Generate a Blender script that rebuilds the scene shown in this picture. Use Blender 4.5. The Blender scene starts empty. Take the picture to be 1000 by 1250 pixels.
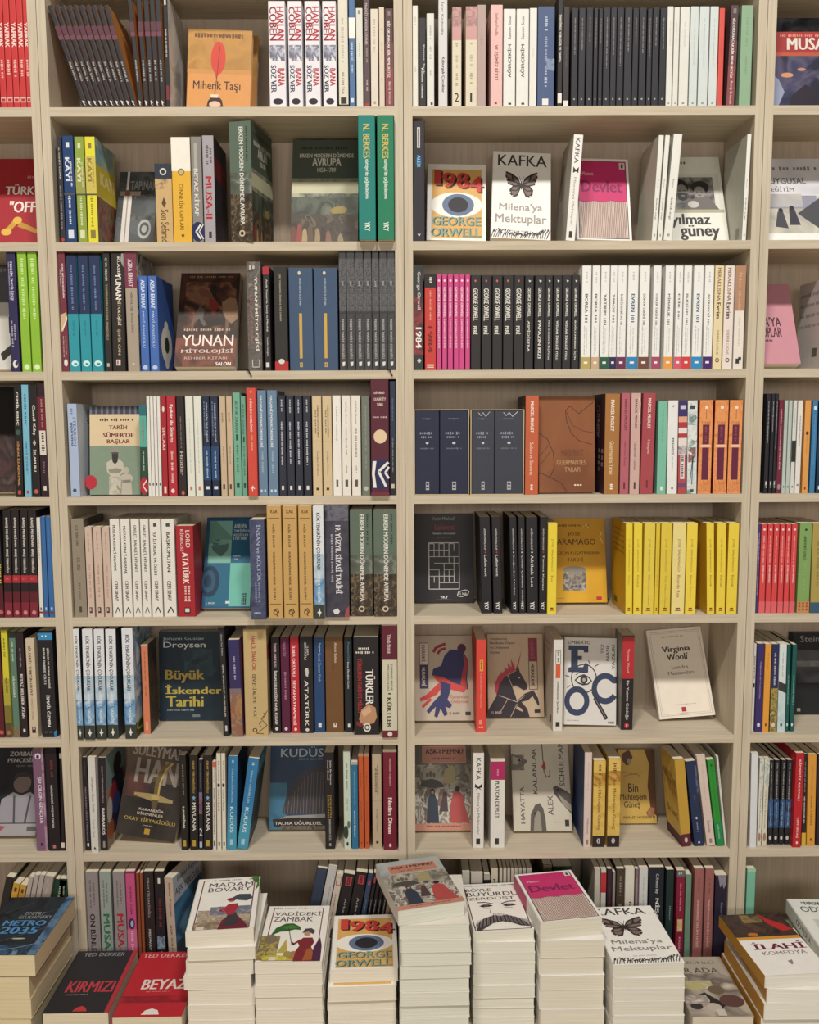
import bpy, math, random
from mathutils import Vector, Matrix, Euler

# ---------------------------------------------------------------- camera, world, lights, exposure
SC = bpy.context.scene
COL = SC.collection
CAM = Vector((-0.0009, -1.8926, 1.55))
RT = Vector((0.99997354, -0.00569033, -0.00453282))
UP = Vector((0.0051022, 0.10440176, 0.99452212))
FW = Vector((0.00518592, 0.99451893, -0.10442803))
FPX = 1085.0
cd = bpy.data.cameras.new('camera')
cd.sensor_fit = 'HORIZONTAL'; cd.sensor_width = 36.0; cd.lens = FPX / 1000 * 36; cd.clip_start = .02
cam = bpy.data.objects.new('camera', cd); COL.objects.link(cam)
cam.matrix_world = Matrix(((RT.x, UP.x, -FW.x, CAM.x), (RT.y, UP.y, -FW.y, CAM.y), (RT.z, UP.z, -FW.z, CAM.z), (0, 0, 0, 1)))
SC.camera = cam
SC.view_settings.view_transform = 'Standard'; SC.view_settings.look = 'None'
SC.view_settings.gamma = 1; SC.view_settings.exposure = 0.0
SC.view_settings.use_curve_mapping = False
wd = bpy.data.worlds.new('shop_room_light'); SC.world = wd; wd.use_nodes = True
bg = wd.node_tree.nodes['Background']; bg.inputs[0].default_value = (1.0, .93, .84, 1); bg.inputs[1].default_value = .07

def area(name, loc, target, size, power, col):
    l = bpy.data.lights.new(name, 'AREA'); l.shape = 'RECTANGLE'; l.size = size[0]; l.size_y = size[1]
    l.energy = power; l.color = col
    o = bpy.data.objects.new(name, l); COL.objects.link(o); o.location = loc
    o.rotation_euler = (Vector(target) - Vector(loc)).to_track_quat('-Z', 'Y').to_euler()
    return o
area('ceiling_lamp_or_fill', (-.9, -3.0, 5.3), (-.3, 0, .8), (.55, .3), 118, (1, .945, .85))
area('ceiling_lamp_or_fill', (1.0, -3.0, 5.3), (.3, 0, .8), (.55, .3), 118, (1, .975, .935))
area('ceiling_lamp_or_fill', (0, -4.3, 1.9), (0, 0, .2), (3.0, .7), 56, (1, .93, .85))  # added low frontal fill to lift the shelf interiors, no real lamp

# ---------------------------------------------------------------- pixel <-> room helpers (where things stand)
def ray(x, y): return RT * ((x - 500) / FPX) + UP * ((625 - y) / FPX) + FW
def on_y(x, y, Y):
    d = ray(x, y); return CAM + d * ((Y - CAM.y) / d.y)
def on_z(x, y, Z):
    d = ray(x, y); return CAM + d * ((Z - CAM.z) / d.z)
def x_at(px, Y, Z):
    k = (px - 500) / FPX; b = Vector((0, Y, Z)) - CAM; b.x = -CAM.x
    a = RT - FW * k
    return -(a.y * b.y + a.z * b.z + a.x * b.x) / a.x

# ---------------------------------------------------------------- materials
def lin(h):
    r = []
    for i in (0, 2, 4):
        c = int(h[i:i + 2], 16) / 255
        r.append(c / 12.92 if c <= .04045 else ((c + .055) / 1.055) ** 2.4)
    return r
MATS = {}
NAMED = dict(w='eeebe3', W='f2f0ea', k='262224', g='8d8a86', r='b8323a', y='e8d24a', o='d98a4a', c='ddcfb0', n='26304f', t='2f7f86')
def hx(c): return NAMED.get(c, c)
def cmat(c, kind='paper'):
    c = hx(c); key = (c, kind)
    if key in MATS: return MATS[key]
    m = bpy.data.materials.new(kind + '_' + c); m.use_nodes = True
    nt = m.node_tree; b = nt.nodes['Principled BSDF']
    L = lin(c)
    tc = nt.nodes.new('ShaderNodeTexCoord'); nz = nt.nodes.new('ShaderNodeTexNoise'); mx = nt.nodes.new('ShaderNodeMix'); mx.data_type = 'RGBA'
    if kind[:5] == 'pages':
        mp = nt.nodes.new('ShaderNodeMapping'); mp.inputs['Scale'].default_value = (900, 6, 6) if kind == 'pages' else (6, 6, 900)
        nt.links.new(tc.outputs['Object'], mp.inputs[0]); nt.links.new(mp.outputs[0], nz.inputs['Vector']); nz.inputs['Scale'].default_value = 1
        amt = .26; b.inputs['Roughness'].default_value = .9
    else:
        nt.links.new(tc.outputs['Object'], nz.inputs['Vector']); nz.inputs['Scale'].default_value = 55; nz.inputs['Detail'].default_value = 5
        amt = .07; b.inputs['Roughness'].default_value = .5
    b.inputs['Specular IOR Level'].default_value = .3
    mx.inputs[6].default_value = (*[v * (1 - amt) for v in L], 1); mx.inputs[7].default_value = (*[min(1, v * (1 + amt)) for v in L], 1)
    nt.links.new(nz.outputs['Fac'], mx.inputs[0]); nt.links.new(mx.outputs[2], b.inputs['Base Color'])
    MATS[key] = m
    return m
def pmat(cols, scale=30, stretch=(1, 1, 1)):
    """printed picture: soft blotches of several inks"""
    key = (tuple(cols), scale, stretch)
    if key in MATS: return MATS[key]
    m = bpy.data.materials.new('printed_picture'); m.use_nodes = True
    nt = m.node_tree; b = nt.nodes['Principled BSDF']; b.inputs['Roughness'].default_value = .5; b.inputs['Specular IOR Level'].default_value = .3
    tc = nt.nodes.new('ShaderNodeTexCoord'); mp = nt.nodes.new('ShaderNodeMapping'); nz = nt.nodes.new('ShaderNodeTexNoise'); cr = nt.nodes.new('ShaderNodeValToRGB')
    mp.inputs['Scale'].default_value = stretch; mp.inputs['Location'].default_value = (len(MATS) * .37, len(MATS) * .11, 0)
    nz.inputs['Scale'].default_value = scale; nz.inputs['Detail'].default_value = 3; nz.inputs['Distortion'].default_value = .6
    nt.links.new(tc.outputs['Object'], mp.inputs[0]); nt.links.new(mp.outputs[0], nz.inputs['Vector']); nt.links.new(nz.outputs['Fac'], cr.inputs[0]); nt.links.new(cr.outputs[0], b.inputs['Base Color'])
    e = cr.color_ramp.elements; n = len(cols)
    for i, c in enumerate(cols):
        p = .33 + .34 * i / max(1, n - 1)
        el = e[i] if i < 2 else e.new(p)
        el.position = p
    for el, c in zip(sorted(e, key=lambda q: q.position), cols): el.color = (*lin(hx(c)), 1)
    MATS[key] = m
    return m
def wood(name, a, b_, axis):
    m = bpy.data.materials.new(name); m.use_nodes = True
    nt = m.node_tree; b = nt.nodes['Principled BSDF']; b.inputs['Roughness'].default_value = .55; b.inputs['Specular IOR Level'].default_value = .3
    tc = nt.nodes.new('ShaderNodeTexCoord'); mp = nt.nodes.new('ShaderNodeMapping'); nz = nt.nodes.new('ShaderNodeTexNoise'); cr = nt.nodes.new('ShaderNodeValToRGB')
    sc = [170, 170, 170]; sc[axis] = 5; mp.inputs['Scale'].default_value = sc
    nz.inputs['Scale'].default_value = 1; nz.inputs['Detail'].default_value = 6; nz.inputs['Roughness'].default_value = .65
    nt.links.new(tc.outputs['Object'], mp.inputs[0]); nt.links.new(mp.outputs[0], nz.inputs['Vector']); nt.links.new(nz.outputs['Fac'], cr.inputs[0]); nt.links.new(cr.outputs[0], b.inputs['Base Color'])
    cr.color_ramp.elements[0].position = .3; cr.color_ramp.elements[1].position = .7
    cr.color_ramp.elements[0].color = (*lin(a), 1); cr.color_ramp.elements[1].color = (*lin(b_), 1)
    return m
WOOD_X = wood('oak_laminate_shelf', 'b6a892', 'cfc3ae', 0)
WOOD_Z = wood('oak_laminate_panel', 'b6a892', 'cfc3ae', 2)
WOOD_B = wood('oak_laminate_back', 'ac9c89', 'bfae9c', 2)

# ---------------------------------------------------------------- mesh builder
TXT = {}
def glyphs(s, bold):
    k = (s, bold)
    if k in TXT: return TXT[k]
    c = bpy.data.curves.new('lettering', 'FONT'); c.body = s; c.resolution_u = 2
    o = bpy.data.objects.new('lettering', c)
    me = bpy.data.meshes.new_from_object(o)
    vs = [(v.co.x, v.co.y) for v in me.vertices]; fs = [tuple(p.vertices) for p in me.polygons]
    bpy.data.objects.remove(o); bpy.data.curves.remove(c); bpy.data.meshes.remove(me)
    if vs:
        n = len(vs); vs += [(a + (.068 if bold else .022), b) for a, b in vs]; fs += [tuple(n + i for i in f) for f in fs]
    if vs:
        x0 = min(v[0] for v in vs); x1 = max(v[0] for v in vs); y0 = min(v[1] for v in vs); y1 = max(v[1] for v in vs)
        vs = [((a - x0) / max(1e-6, x1 - x0), (b - y0) / max(1e-6, y1 - y0)) for a, b in vs]
    TXT[k] = (vs, fs)
    return TXT[k]

class MB:
    def __init__(s): s.v = []; s.f = []; s.mi = []; s.m = []
    def slot(s, m):
        if m not in s.m: s.m.append(m)
        return s.m.index(m)
    def poly(s, pts, m):
        n = len(s.v); s.v += [tuple(p) for p in pts]; s.f.append(tuple(range(n, n + len(pts)))); s.mi.append(s.slot(m))
    def box(s, a, b, m):
        x0, y0, z0 = a; x1, y1, z1 = b; n = len(s.v); k = s.slot(m)
        s.v += [(x0, y0, z0), (x1, y0, z0), (x1, y1, z0), (x0, y1, z0), (x0, y0, z1), (x1, y0, z1), (x1, y1, z1), (x0, y1, z1)]
        for q in ((0, 3, 2, 1), (4, 5, 6, 7), (0, 1, 5, 4), (1, 2, 6, 5), (2, 3, 7, 6), (3, 0, 4, 7)):
            s.f.append(tuple(n + i for i in q)); s.mi.append(k)
    def prism(s, prof, z0, z1, m):
        """outline in x-y extruded along z (counter-clockwise seen from above)"""
        n = len(s.v); c = len(prof); k = s.slot(m)
        s.v += [(x, y, z0) for x, y in prof] + [(x, y, z1) for x, y in prof]
        s.f += [tuple(n + i for i in reversed(range(c))), tuple(n + c + i for i in range(c))]; s.mi += [k, k]
        for i in range(c):
            j = (i + 1) % c; s.f.append((n + i, n + j, n + c + j, n + c + i)); s.mi.append(k)
    def build(s, name, parent=None, label=None):
        if isinstance(parent, Slim): parent.parts.append((name, s)); return None
        me = bpy.data.meshes.new(name); me.from_pydata(s.v, [], s.f)
        for m in s.m: me.materials.append(m)
        me.polygons.foreach_set('material_index', s.mi); me.update()
        o = bpy.data.objects.new(name, me); COL.objects.link(o)
        if parent: o.parent = parent
        if label: o['label'] = label
        return o

def draw(mb, cmds, o, uu, vv, nn, base=1, rnd=random.Random(3)):
    """print the marks of one face: u to the right, v down, both 0..1"""
    o = Vector(o); uu = Vector(uu); vv = Vector(vv); nn = Vector(nn)
    for i, c in enumerate(cmds):
        d = nn * (.000025 * (i + base))
        pt = lambda u, v: o + uu * u + vv * v + d
        k = c[0]
        if k == 'r':
            _, u0, v0, u1, v1, m = c; m = cmat(m) if isinstance(m, str) else m
            mb.poly([pt(u0, v1), pt(u1, v1), pt(u1, v0), pt(u0, v0)], m)
        elif k == 'm':
            _, u0, v0, u1, v1, cols, sc = c[:7]
            mb.poly([pt(u0, v1), pt(u1, v1), pt(u1, v0), pt(u0, v0)], pmat(cols, sc, *(c[7:8])))
        elif k == 'e':
            _, cu, cv, ru, rv, m = c; m = cmat(m) if isinstance(m, str) else m
            mb.poly([pt(cu + ru * math.cos(a * math.pi / 14), cv - rv * math.sin(a * math.pi / 14)) for a in range(28)], m)
        elif k == 'p':
            pts = c[1]; m = cmat(c[2]) if isinstance(c[2], str) else c[2]
            ar = sum(pts[q][0] * pts[(q + 1) % len(pts)][1] - pts[(q + 1) % len(pts)][0] * pts[q][1] for q in range(len(pts)))
            if ar > 0: pts = pts[::-1]
            mb.poly([pt(*q) for q in pts], m)
        elif k == 'l':
            pts, w, m = c[1], c[2], cmat(c[3])
            P = [pt(*q) for q in pts]
            for a, b in zip(P, P[1:]):
                t = (b - a)
                if t.length < 1e-7: continue
                sd = nn.cross(t).normalized() * (w * uu.length / 2)
                mb.poly([a - sd, b - sd, b + sd, a + sd], m)
        elif k == 't':
            _, s_, u0, v0, u1, v1, m = c[:7]; orient = c[7] if len(c) > 7 else 'd'; bold = c[8] if len(c) > 8 else 1
            vs, fs = glyphs(s_, bold); n = len(mb.v); sl = mb.slot(cmat(m))
            nb = len(vs) // 2
            for vi, (tx, ty) in enumerate(vs):
                if orient == 'h': q = pt(u0 + tx * (u1 - u0), v1 - ty * (v1 - v0))
                elif orient == 'd': q = pt(u0 + ty * (u1 - u0), v0 + tx * (v1 - v0))
                else: q = pt(u1 - ty * (u1 - u0), v1 - tx * (v1 - v0))
                mb.v.append(tuple(q if vi < nb else q + nn * .000012))
            for f in fs: mb.f.append(tuple(n + a for a in f)); mb.mi.append(sl)
        elif k == 'g':
            _, u0, v0, u1, v1, m = c[:6]; orient = c[6] if len(c) > 6 else 'd'; mt = cmat(m)
            L = (vv.length * (v1 - v0)) if orient != 'h' else uu.length * (u1 - u0)
            Hh = (uu.length * (u1 - u0)) if orient != 'h' else vv.length * (v1 - v0)
            st = Hh * .75 / L; a = 0; w = rnd.randint(3, 7)
            while a + st < 1:
                if w == 0: a += st * .9; w = rnd.randint(3, 8); continue
                lo, hi = (.15, .85) if rnd.random() < .7 else (.0, 1)
                e = min(1, a + st * .62)
                if orient == 'h': A = (u0 + a * (u1 - u0), v0 + lo * (v1 - v0), u0 + e * (u1 - u0), v0 + hi * (v1 - v0))
                else: A = (u0 + lo * (u1 - u0), v0 + a * (v1 - v0), u0 + hi * (u1 - u0), v0 + e * (v1 - v0))
                mb.poly([pt(A[0], A[3]), pt(A[2], A[3]), pt(A[2], A[1]), pt(A[0], A[1])], mt)
                a += st; w -= 1

def T(s, v0, v1, c='w', u0=.28, u1=.72, o='d', b=1): return ('t', s, u0, v0, u1, v1, c, o, b)
def H(s, u0, v0, u1, v1, c='k', b=1): return ('t', s, u0, v0, u1, v1, c, 'h', b)
def G(v0, v1, c='w', u0=.36, u1=.64): return ('g', u0, v0, u1, v1, c)
def GH(u0, v0, u1, v1, c='k'): return ('g', u0, v0, u1, v1, c, 'h')
def R(u0, v0, u1, v1, c): return ('r', u0, v0, u1, v1, c)
def BAND(v0, v1, c): return ('r', 0, v0, 1, v1, c)
def M(u0, v0, u1, v1, cols, sc=30): return ('m', u0, v0, u1, v1, tuple(cols.split()), sc)
def E(cu, cv, ru, rv, c): return ('e', cu, cv, ru, rv, c)
def PL(pts, c): return ('p', pts, c)
def LN(pts, w, c): return ('l', pts, w, c)
def LOGO(c='w', v=.955, s=.018, u=.5, w=.2): return ('r', u - w, v - s, u + w, v + s, c)
def FRAME(c, u0=.06, v0=.04, u1=.94, v1=.96, w=.012): return ('l', [(u0, v0), (u1, v0), (u1, v1), (u0, v1), (u0, v0)], w, c)

# ---------------------------------------------------------------- books
ALL = []
def cover_mat(c): return cmat(c) if isinstance(c, str) else c
class Slim:
    """a book that goes into the one mesh of the slimmest books"""
    def __init__(s): s.location = Vector(); s.rotation_euler = (0, 0, 0); s.matrix_world = None; s.parts = []; s.p = {}
    def __setitem__(s, k, v): s.p[k] = v
    def __getitem__(s, k): return s.p[k]
SLIM = set([0,1,2,3,4,5,6,7,8,9,10,11,12,13,14,16,17,18,19,20,23,29,30,31,32,33,34,35,36,37,47,48,49,50,51,52,53,54,55,56,57,58,59,60,61,62,63,64,69,73,75,94,127,128,129,130,131,132,140,143,147,169,170,171,172,173,174,179,181,182,184,189,199,218,219,220,221,222,223,224,225,226,227,228,233,234,235,237,239,268,275,276,277,278,279,280,281,283,284,286,316,317,318,319,320,321,322,327,328,334,336,337,338,343,344,345,346,360,361,363,364,365,366,367,368,370,372,373,374,375,376,377,378,379,380,381,386,387,391,392,393,394,395,396,397,398,399,400,401,402,403,404,405,406,407,408,409,410,411,412,413,414,415,416,417,418,419,420,421,422,423,425,427,431,435,437,439,446,447,453,454,457,458,459,460,468,469,470,471,474,475,476,477,478,479,480,491,492,494,498,499,500,502,503,504,505])
SLIMS = []; COUNT = [0]
def make_book(t, w, h, base='w', spine=(), front=None, fcm=(), back=None, bcm=(), pages='ddd3bd', hard=False, name='book'):
    if COUNT[0] in SLIM: root = Slim(); SLIMS.append(root)
    else: root = bpy.data.objects.new(name, None); COL.objects.link(root); root.empty_display_size = .02
    COUNT[0] += 1
    ct = min(.0022 if hard else .0006, t * .15); st = .0012
    r = min(.0016, t * .22)
    mb = MB()
    prof = [(0, st), (0, r), (r * .3, r * .3), (r, 0), (t - r, 0), (t - r * .3, r * .3), (t, r), (t, st)]
    mb.prism(prof, 0, h, cover_mat(base))
    draw(mb, spine, (0, 0, h), (t, 0, 0), (0, 0, -h), (0, -1, 0)); mb.build('spine', root)
    mb = MB(); mb.box((t - ct, st, 0), (t, w, h), cover_mat(front or base))
    draw(mb, fcm, (t, 0, h), (0, w, 0), (0, 0, -h), (1, 0, 0)); mb.build('front_cover', root)
    mb = MB(); mb.box((0, st, 0), (ct, w, h), cover_mat(back or front or base))
    draw(mb, bcm, (0, w, h), (0, -w, 0), (0, 0, -h), (-1, 0, 0)); mb.build('back_cover', root)
    ins = .003 if hard else .0004
    mb = MB(); mb.box((ct, st, ins), (t - ct, w - max(.001, ins), h - ins), cmat(pages, 'pages')); mb.build('pages', root)
    return root

SZ = {1: 2.1845, 2: 1.9161, 3: 1.6515, 4: 1.3868, 5: 1.1242, 6: .8537, 7: .5900, 8: .3250}
SETB = {1: .004, 2: .004, 3: .004, 4: .004, 5: .008, 6: .012, 7: .014, 8: .004}
BAYN = {'FL': 'far-left bay', 'L': 'left bay', 'R': 'right bay', 'FR': 'far-right bay'}
SHN = {1: 'top shelf', 2: 'second shelf', 3: 'third shelf', 4: 'fourth shelf', 5: 'fifth shelf', 6: 'sixth shelf', 7: 'seventh shelf', 8: 'bottom shelf'}
ORD = ['first', 'second', 'third', 'fourth', 'fifth', 'sixth', 'seventh', 'eighth', 'ninth', 'tenth', 'eleventh', 'twelfth', 'thirteenth', 'fourteenth', 'fifteenth']
NUM = ['zero', 'one', 'two', 'three', 'four', 'five', 'six', 'seven', 'eight', 'nine', 'ten', 'eleven', 'twelve', 'thirteen', 'fourteen', 'fifteen']
CUR = ['L', 1]
PREV = []      # right edge of the book before: foot x, slope, height
OUT = []       # books facing out in this row: x range and depth
BAYX = {'FL': -1.5, 'L': -.5, 'R': .5, 'FR': 1.5}
def ROW(bay, sh): CUR[0] = bay; CUR[1] = sh; PREV.clear(); OUT.clear()
def bay_x(): c = BAYX[CUR[0]] * .74; return c - .37 + .0194, c + .37 - .0194
def place(): return '%s, %s' % (BAYN[CUR[0]], SHN[CUR[1]])
def tag(o, label, cat, group=None):
    o['label'] = label; o['category'] = cat
    if group: o['group'] = group
    if not isinstance(o, Slim): ALL.append(o)

def B(x0, x1, y, look, base='w', spine=(), xt=None, yb=None, Y=None, d=.128, yaw=0, label=None, group=None, **k):
    """a book standing spine out: x0..x1 its foot, y its top in the photograph"""
    bay, sh = CUR; z = SZ[sh]
    if Y is None: Y = on_z((x0 + x1) / 2, yb, z).y if yb else SETB[sh]
    X0, X1 = x_at(x0, Y, z), x_at(x1, Y, z)
    top = on_y((x0 + x1) / 2, y, Y)
    lean = 0; hh = min(top.z - z, (2.449 if sh == 1 else SZ[sh - 1]) - .0192 - z); lo, hi = bay_x()
    X0 = max(X0, lo); X1 = min(X1, hi)
    if X1 - X0 < .003: X0, X1 = (X0, X0 + .003) if X0 < lo + .1 else (X1 - .003, X1)
    if xt is not None:
        Xt = x_at(xt, Y, top.z); lean = math.atan2(Xt - X0, hh)
        lean = max(lean, math.atan2(lo - X0, hh)); lean = min(lean, max(0, math.atan2(hi - X1, hh))) if lean > 0 else lean
        if abs(lean) < .012: lean = 0
    if PREV and yaw == 0:
        pb, ps, phh = PREV; m_ = min(phh, hh)
        if X0 < pb + .0003 and pb - X0 < .6 * (X1 - X0): X0 = pb + .0003
        if X0 + math.tan(lean) * m_ < pb + ps * m_ + .0003: lean = math.atan2(pb + ps * m_ + .0004 - X0, m_)
        if lean > 0: lean = min(lean, max(0, math.atan2(hi - X1, hh)))
        if abs(lean) < .004: lean = 0
    for a_, b_, y_ in OUT:
        if X0 < b_ and X1 > a_ and y_ - Y > .03: d = min(d, y_ - Y - .006)
    PREV[:] = [X1, math.tan(lean), hh] if yaw == 0 else []
    if abs(lean) > .03: t = (X1 - X0) * math.cos(lean) - .0007; h = (hh - t * abs(math.sin(lean))) / math.cos(lean)
    else: t = X1 - X0 - .0004; h = hh - abs(t * math.sin(lean))
    t = max(.0025, t)
    o = make_book(t, d, h, base, spine, **k)
    o.rotation_euler = (0, lean, math.radians(yaw))
    zz = z + (t * math.sin(lean) if lean > 0 else 0)
    o.location = (X0 + .0002, Y, zz + .0003)
    tag(o, label or '%s, %s' % (look, place()), 'book', group or 'books on the %s' % place().replace(',', ''))
    return o
def RUN(xs, y, look, base='w', spine=(), kind=None, xts=None, count=None, **k):
    """copies of one book side by side; spine may be a list of lists"""
    n = len(xs); grp = k.pop('group', None)
    for i, (a, b) in enumerate(xs):
        sp = spine[i] if spine and isinstance(spine[0], list) else spine
        ba = base[i] if isinstance(base, list) else base
        yy = y[i] if isinstance(y, list) else y
        kk = {q: (v[i] if isinstance(v, list) and q != 'fcm' and q != 'bcm' else v) for q, v in k.items()}
        B(a, b, yy, '', ba, sp, xt=xts[i] if xts else None, label='%s from left of %s %s, %s' % (ORD[i], NUM[n], look, place()), group=grp or '%s on the %s' % (look.split(' with')[0], place().replace(',', '')), **kk)
def FO(x0, x1, y, look, base, art, Y=None, yb=None, t=.018, roll=0, lean=None, spine=(), yaw=0, label=None, **k):
    """a book facing out, leaning back"""
    bay, sh = CUR; z = SZ[sh]
    if Y is None: Y = on_z((x0 + x1) / 2, yb, z).y if yb else .1
    X0, X1 = x_at(x0, Y, z), x_at(x1, Y, z)
    lo, hi = bay_x(); X0 = max(X0, lo); X1 = min(X1, hi) if X0 < hi - .05 else X1
    rx = .2 * math.sin(math.radians(roll)); OUT.append((X0 + min(0, rx), X1 + max(0, rx), Y))
    h = .2
    for _ in range(6):
        ph = math.asin(max(.02, min(.4, (.1765 - Y - t) / h))) if lean is None else math.radians(lean)
        d = ray((x0 + x1) / 2, y); n = Vector((0, -math.cos(ph), math.sin(ph))); p0 = Vector((X0, Y, z + t * math.sin(ph)))
        s = n.dot(p0 - CAM) / n.dot(d); q = CAM + d * s
        h = (q - p0).dot(Vector((0, math.sin(ph), math.cos(ph))))
    w = X1 - X0
    rr = math.radians(roll)
    o = make_book(t, w, h, base, spine, fcm=art, **k)
    m = Matrix.Rotation(math.radians(yaw), 4, 'Z') @ Matrix.Rotation(-ph, 4, 'X') @ Matrix.Rotation(rr, 4, 'Y') @ Matrix(((0, 1, 0, 0), (-1, 0, 0, t), (0, 0, 1, 0), (0, 0, 0, 1)))
    # local x (thickness) points to the viewer: front cover lies in the plane y = 0
    m = Matrix.Rotation(math.radians(yaw), 4, 'Z') @ Matrix.Rotation(-ph, 4, 'X') @ Matrix.Rotation(rr, 4, 'Y') @ Matrix.Translation((0, t, 0)) @ Matrix.Rotation(-math.pi / 2, 4, 'Z')
    o.rotation_euler = m.to_euler()
    o.location = Vector((X0, Y, z + .0003 + t * math.sin(ph) + (w * math.sin(rr) if rr > 0 else 0))) + m.to_translation()
    tag(o, label or '%s, %s' % (look, place()), 'book', 'books on the %s' % place().replace(',', ''))
    return o

# ---------------------------------------------------------------- the room
def struct(name, a, b, m):
    mb = MB(); mb.box(a, b, m); o = mb.build(name); o['kind'] = 'structure'; return o
plaster = cmat('c9c2b6', 'plaster'); flr = cmat('b9ac95', 'floor_tile')
struct('floor', (-4, -5, -.02), (4, .3, 0), flr)
struct('wall_back', (-4, .202, 0), (4, .3, 3.6), plaster)

# four bookcase units standing side by side
PITCH = .74; TH = .018
def bookcase(xc, label):
    root = bpy.data.objects.new('bookcase', None); COL.objects.link(root); root.location = (xc, 0, 0)
    tag(root, label, 'bookcase', 'bookcase units along the wall')
    w = PITCH / 2 - .0006
    for s in (-1, 1):
        mb = MB(); x0, x1 = (s * w, s * (w - TH)) if s < 0 else (s * (w - TH), s * w)
        mb.box((x0, 0, 0), (x1, .198, 2.53), WOOD_Z); p = mb.build('side_panel', root)
    mb = MB(); mb.box((-w + TH, .18, .1), (w - TH, .198, 2.51), WOOD_B); mb.build('back_panel', root)
    for i in range(0, 9):
        z = 2.449 if i == 0 else SZ[i]
        mb = MB(); mb.box((-w + TH, 0, z - TH), (w - TH, .18, z), WOOD_X); mb.build('shelf', root)
    mb = MB(); mb.box((-w + TH, 0, 2.512), (w - TH, .198, 2.53), WOOD_X); mb.build('top_board', root)
    mb = MB(); mb.box((-w + TH, .03, 0), (w - TH, .045, .1), WOOD_X); mb.build('plinth', root)
    return root
bookcase(-1.5 * PITCH, 'light oak bookcase at far left, its frame cut by the photo edge')
bookcase(-.5 * PITCH, 'light oak bookcase left of the middle, holding history and mythology books')
bookcase(.5 * PITCH, 'light oak bookcase right of the middle, holding pink and yellow book runs')
bookcase(1.5 * PITCH, 'light oak bookcase at far right, mostly outside the photo')

# low table in front of the shelves carrying the piles
TZ = .305
tb = bpy.data.objects.new('display_table', None); COL.objects.link(tb); tb.location = (0, -.22, 0)
tag(tb, 'low wooden display table in front of the bookcases, hidden beneath the book piles', 'table')
mb = MB(); mb.box((-1.2, -.28, TZ - .03), (1.2, .2, TZ), WOOD_X); mb.build('tabletop', tb)
for sx in (-1, 1):
    for sy in (-.26, .15):
        mb = MB(); mb.box((sx * 1.15 - .025, sy - .02, 0), (sx * 1.15 + .025, sy + .03, TZ - .03), WOOD_Z); mb.build('leg', tb)

# ================================================================ TOP SHELF
ROW('FL', 1)
RUN([(-7.5, .5), (1, 8.6), (8.8, 16.6), (16.8, 24.8), (25, 32.8), (33, 40.5)], -6, 'red paperbacks with white lettering', 'c43b3c',
    [T('YAPRAK', .24, .46, 'e8d8d0', .2, .85), ('g', .3, .57, .75, .74, 'e0b8ae'), R(.1, .905, .9, .95, 'e0b8ae'), R(.2, .915, .8, .94, 'b03436')])
ROW('L', 1)
wh = [BAND(.2, .285, '5c3a46'), BAND(.29, .335, '6e4452'), G(.555, .76, 'aaa4a0', .3, .7), ('p', [(.25, .93), (.75, .95), (.5, .965), (.7, .99), (.35, .97)], 'e4e0d8')]
RUN([(101.6 + 6.65 * i, 108.2 + 6.65 * i) for i in range(10)], 5.5, 'black leaning spines with purple bands', '302e31', wh, xts=[57 + 7.6 * i for i in range(10)], front='b5773a')
RUN([(168.8, 174.6), (176, 182), (182.6, 189), (189.4, 195.6), (196, 202)], 0, 'near upright black spines with purple bands', '302e31', wh, xts=[155, 166, 174.5, 182, 189.2], front='b5773a')
B(202.6, 208.2, -5, 'tall black spine with a grey cloudy cover facing right', '29272a', [G(.3, .55, 'cfcac4'), R(.2, .8, .8, .93, '7a3038'), R(.3, .02, .7, .08, 'd8d4ce')], front=pmat(('b9b9b7', 'd6d5d1', '8d8d8c'), 14))
QUILL = [M(0, 0, 1, .5, 'a87a3a b98843 98692f', 14), R(0, .48, 1, .53, 'c08a48'), GH(.1, .05, .86, .1, '6a4320'), H('EDITH WHARTON', .1, .045, .86, .095, '6a4320', 0),
         E(.48, .34, .115, .2, 'c8402f'), PL([(.42, .5), (.46, .6), (.44, .66), (.5, .5)], 'c8402f'), LN([(.5, .2), (.47, .55), (.44, .8)], .012, '7c2a1e'), H('Mihenk Taşı', .1, .62, .84, .75, '3a2416', 0),
         PL([(.34, .86), (.38, .82), (.5, .8), (.56, .85), (.6, 1), (.3, 1)], '3a2018'), E(.45, .9, .09, .04, 'd8b8a0'), R(.38, .78, .5, .82, 'e0cdb0')]
FO(227, 305, 38, 'orange paperback facing out with a red quill feather', 'cf9050', QUILL, Y=.05, t=.016, roll=2, lean=7)
FO(232, 312, 44, 'orange paperback standing behind the red quill cover', 'b98046', QUILL, Y=.092, t=.014, roll=2, lean=7)
HC = [T('HARLAN', .05, .37, 'b02c3a', .5, .93), T('COBEN', .05, .37, '8c2430', .08, .5), M(.05, .41, .95, .56, 'e6e3e6 9a9cae 5f6070 e6e3e6', 60),
      T('BANA', .63, .8, 'b02c3a', .52, .92), T('SÖZ VER', .6, .86, '32324a', .1, .5), E(.5, .945, .3, .03, '2a2a30')]
RUN([(329.4, 350), (353, 370.4), (373.4, 392), (394.8, 411.6)], 1.5, 'white thick paperbacks with red lettering', 'e3e0e4', HC)
B(413.8, 425.8, -2, 'cream paperback with grey lettering and black base stamp', 'd8d2c2', [T('KLON İSA', .68, .88, '55504a', .35, .65, 'd', 0), ('g', .3, .18, .6, .6, 'b4ae9e'), R(.2, .91, .8, .97, '33302c'), BAND(.975, 1, '33302c')])
B(426.8, 434.6, -6, 'blue paperback with a white band near top', '52719a', [BAND(.2, .38, 'ece8de'), T('BANK KALESİ', .42, .58, 'dfe3ea', .3, .75, 'd', 0), G(.62, .7, 'b8c4d4'), R(.2, .92, .7, .96, 'd5dbe4')])
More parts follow.
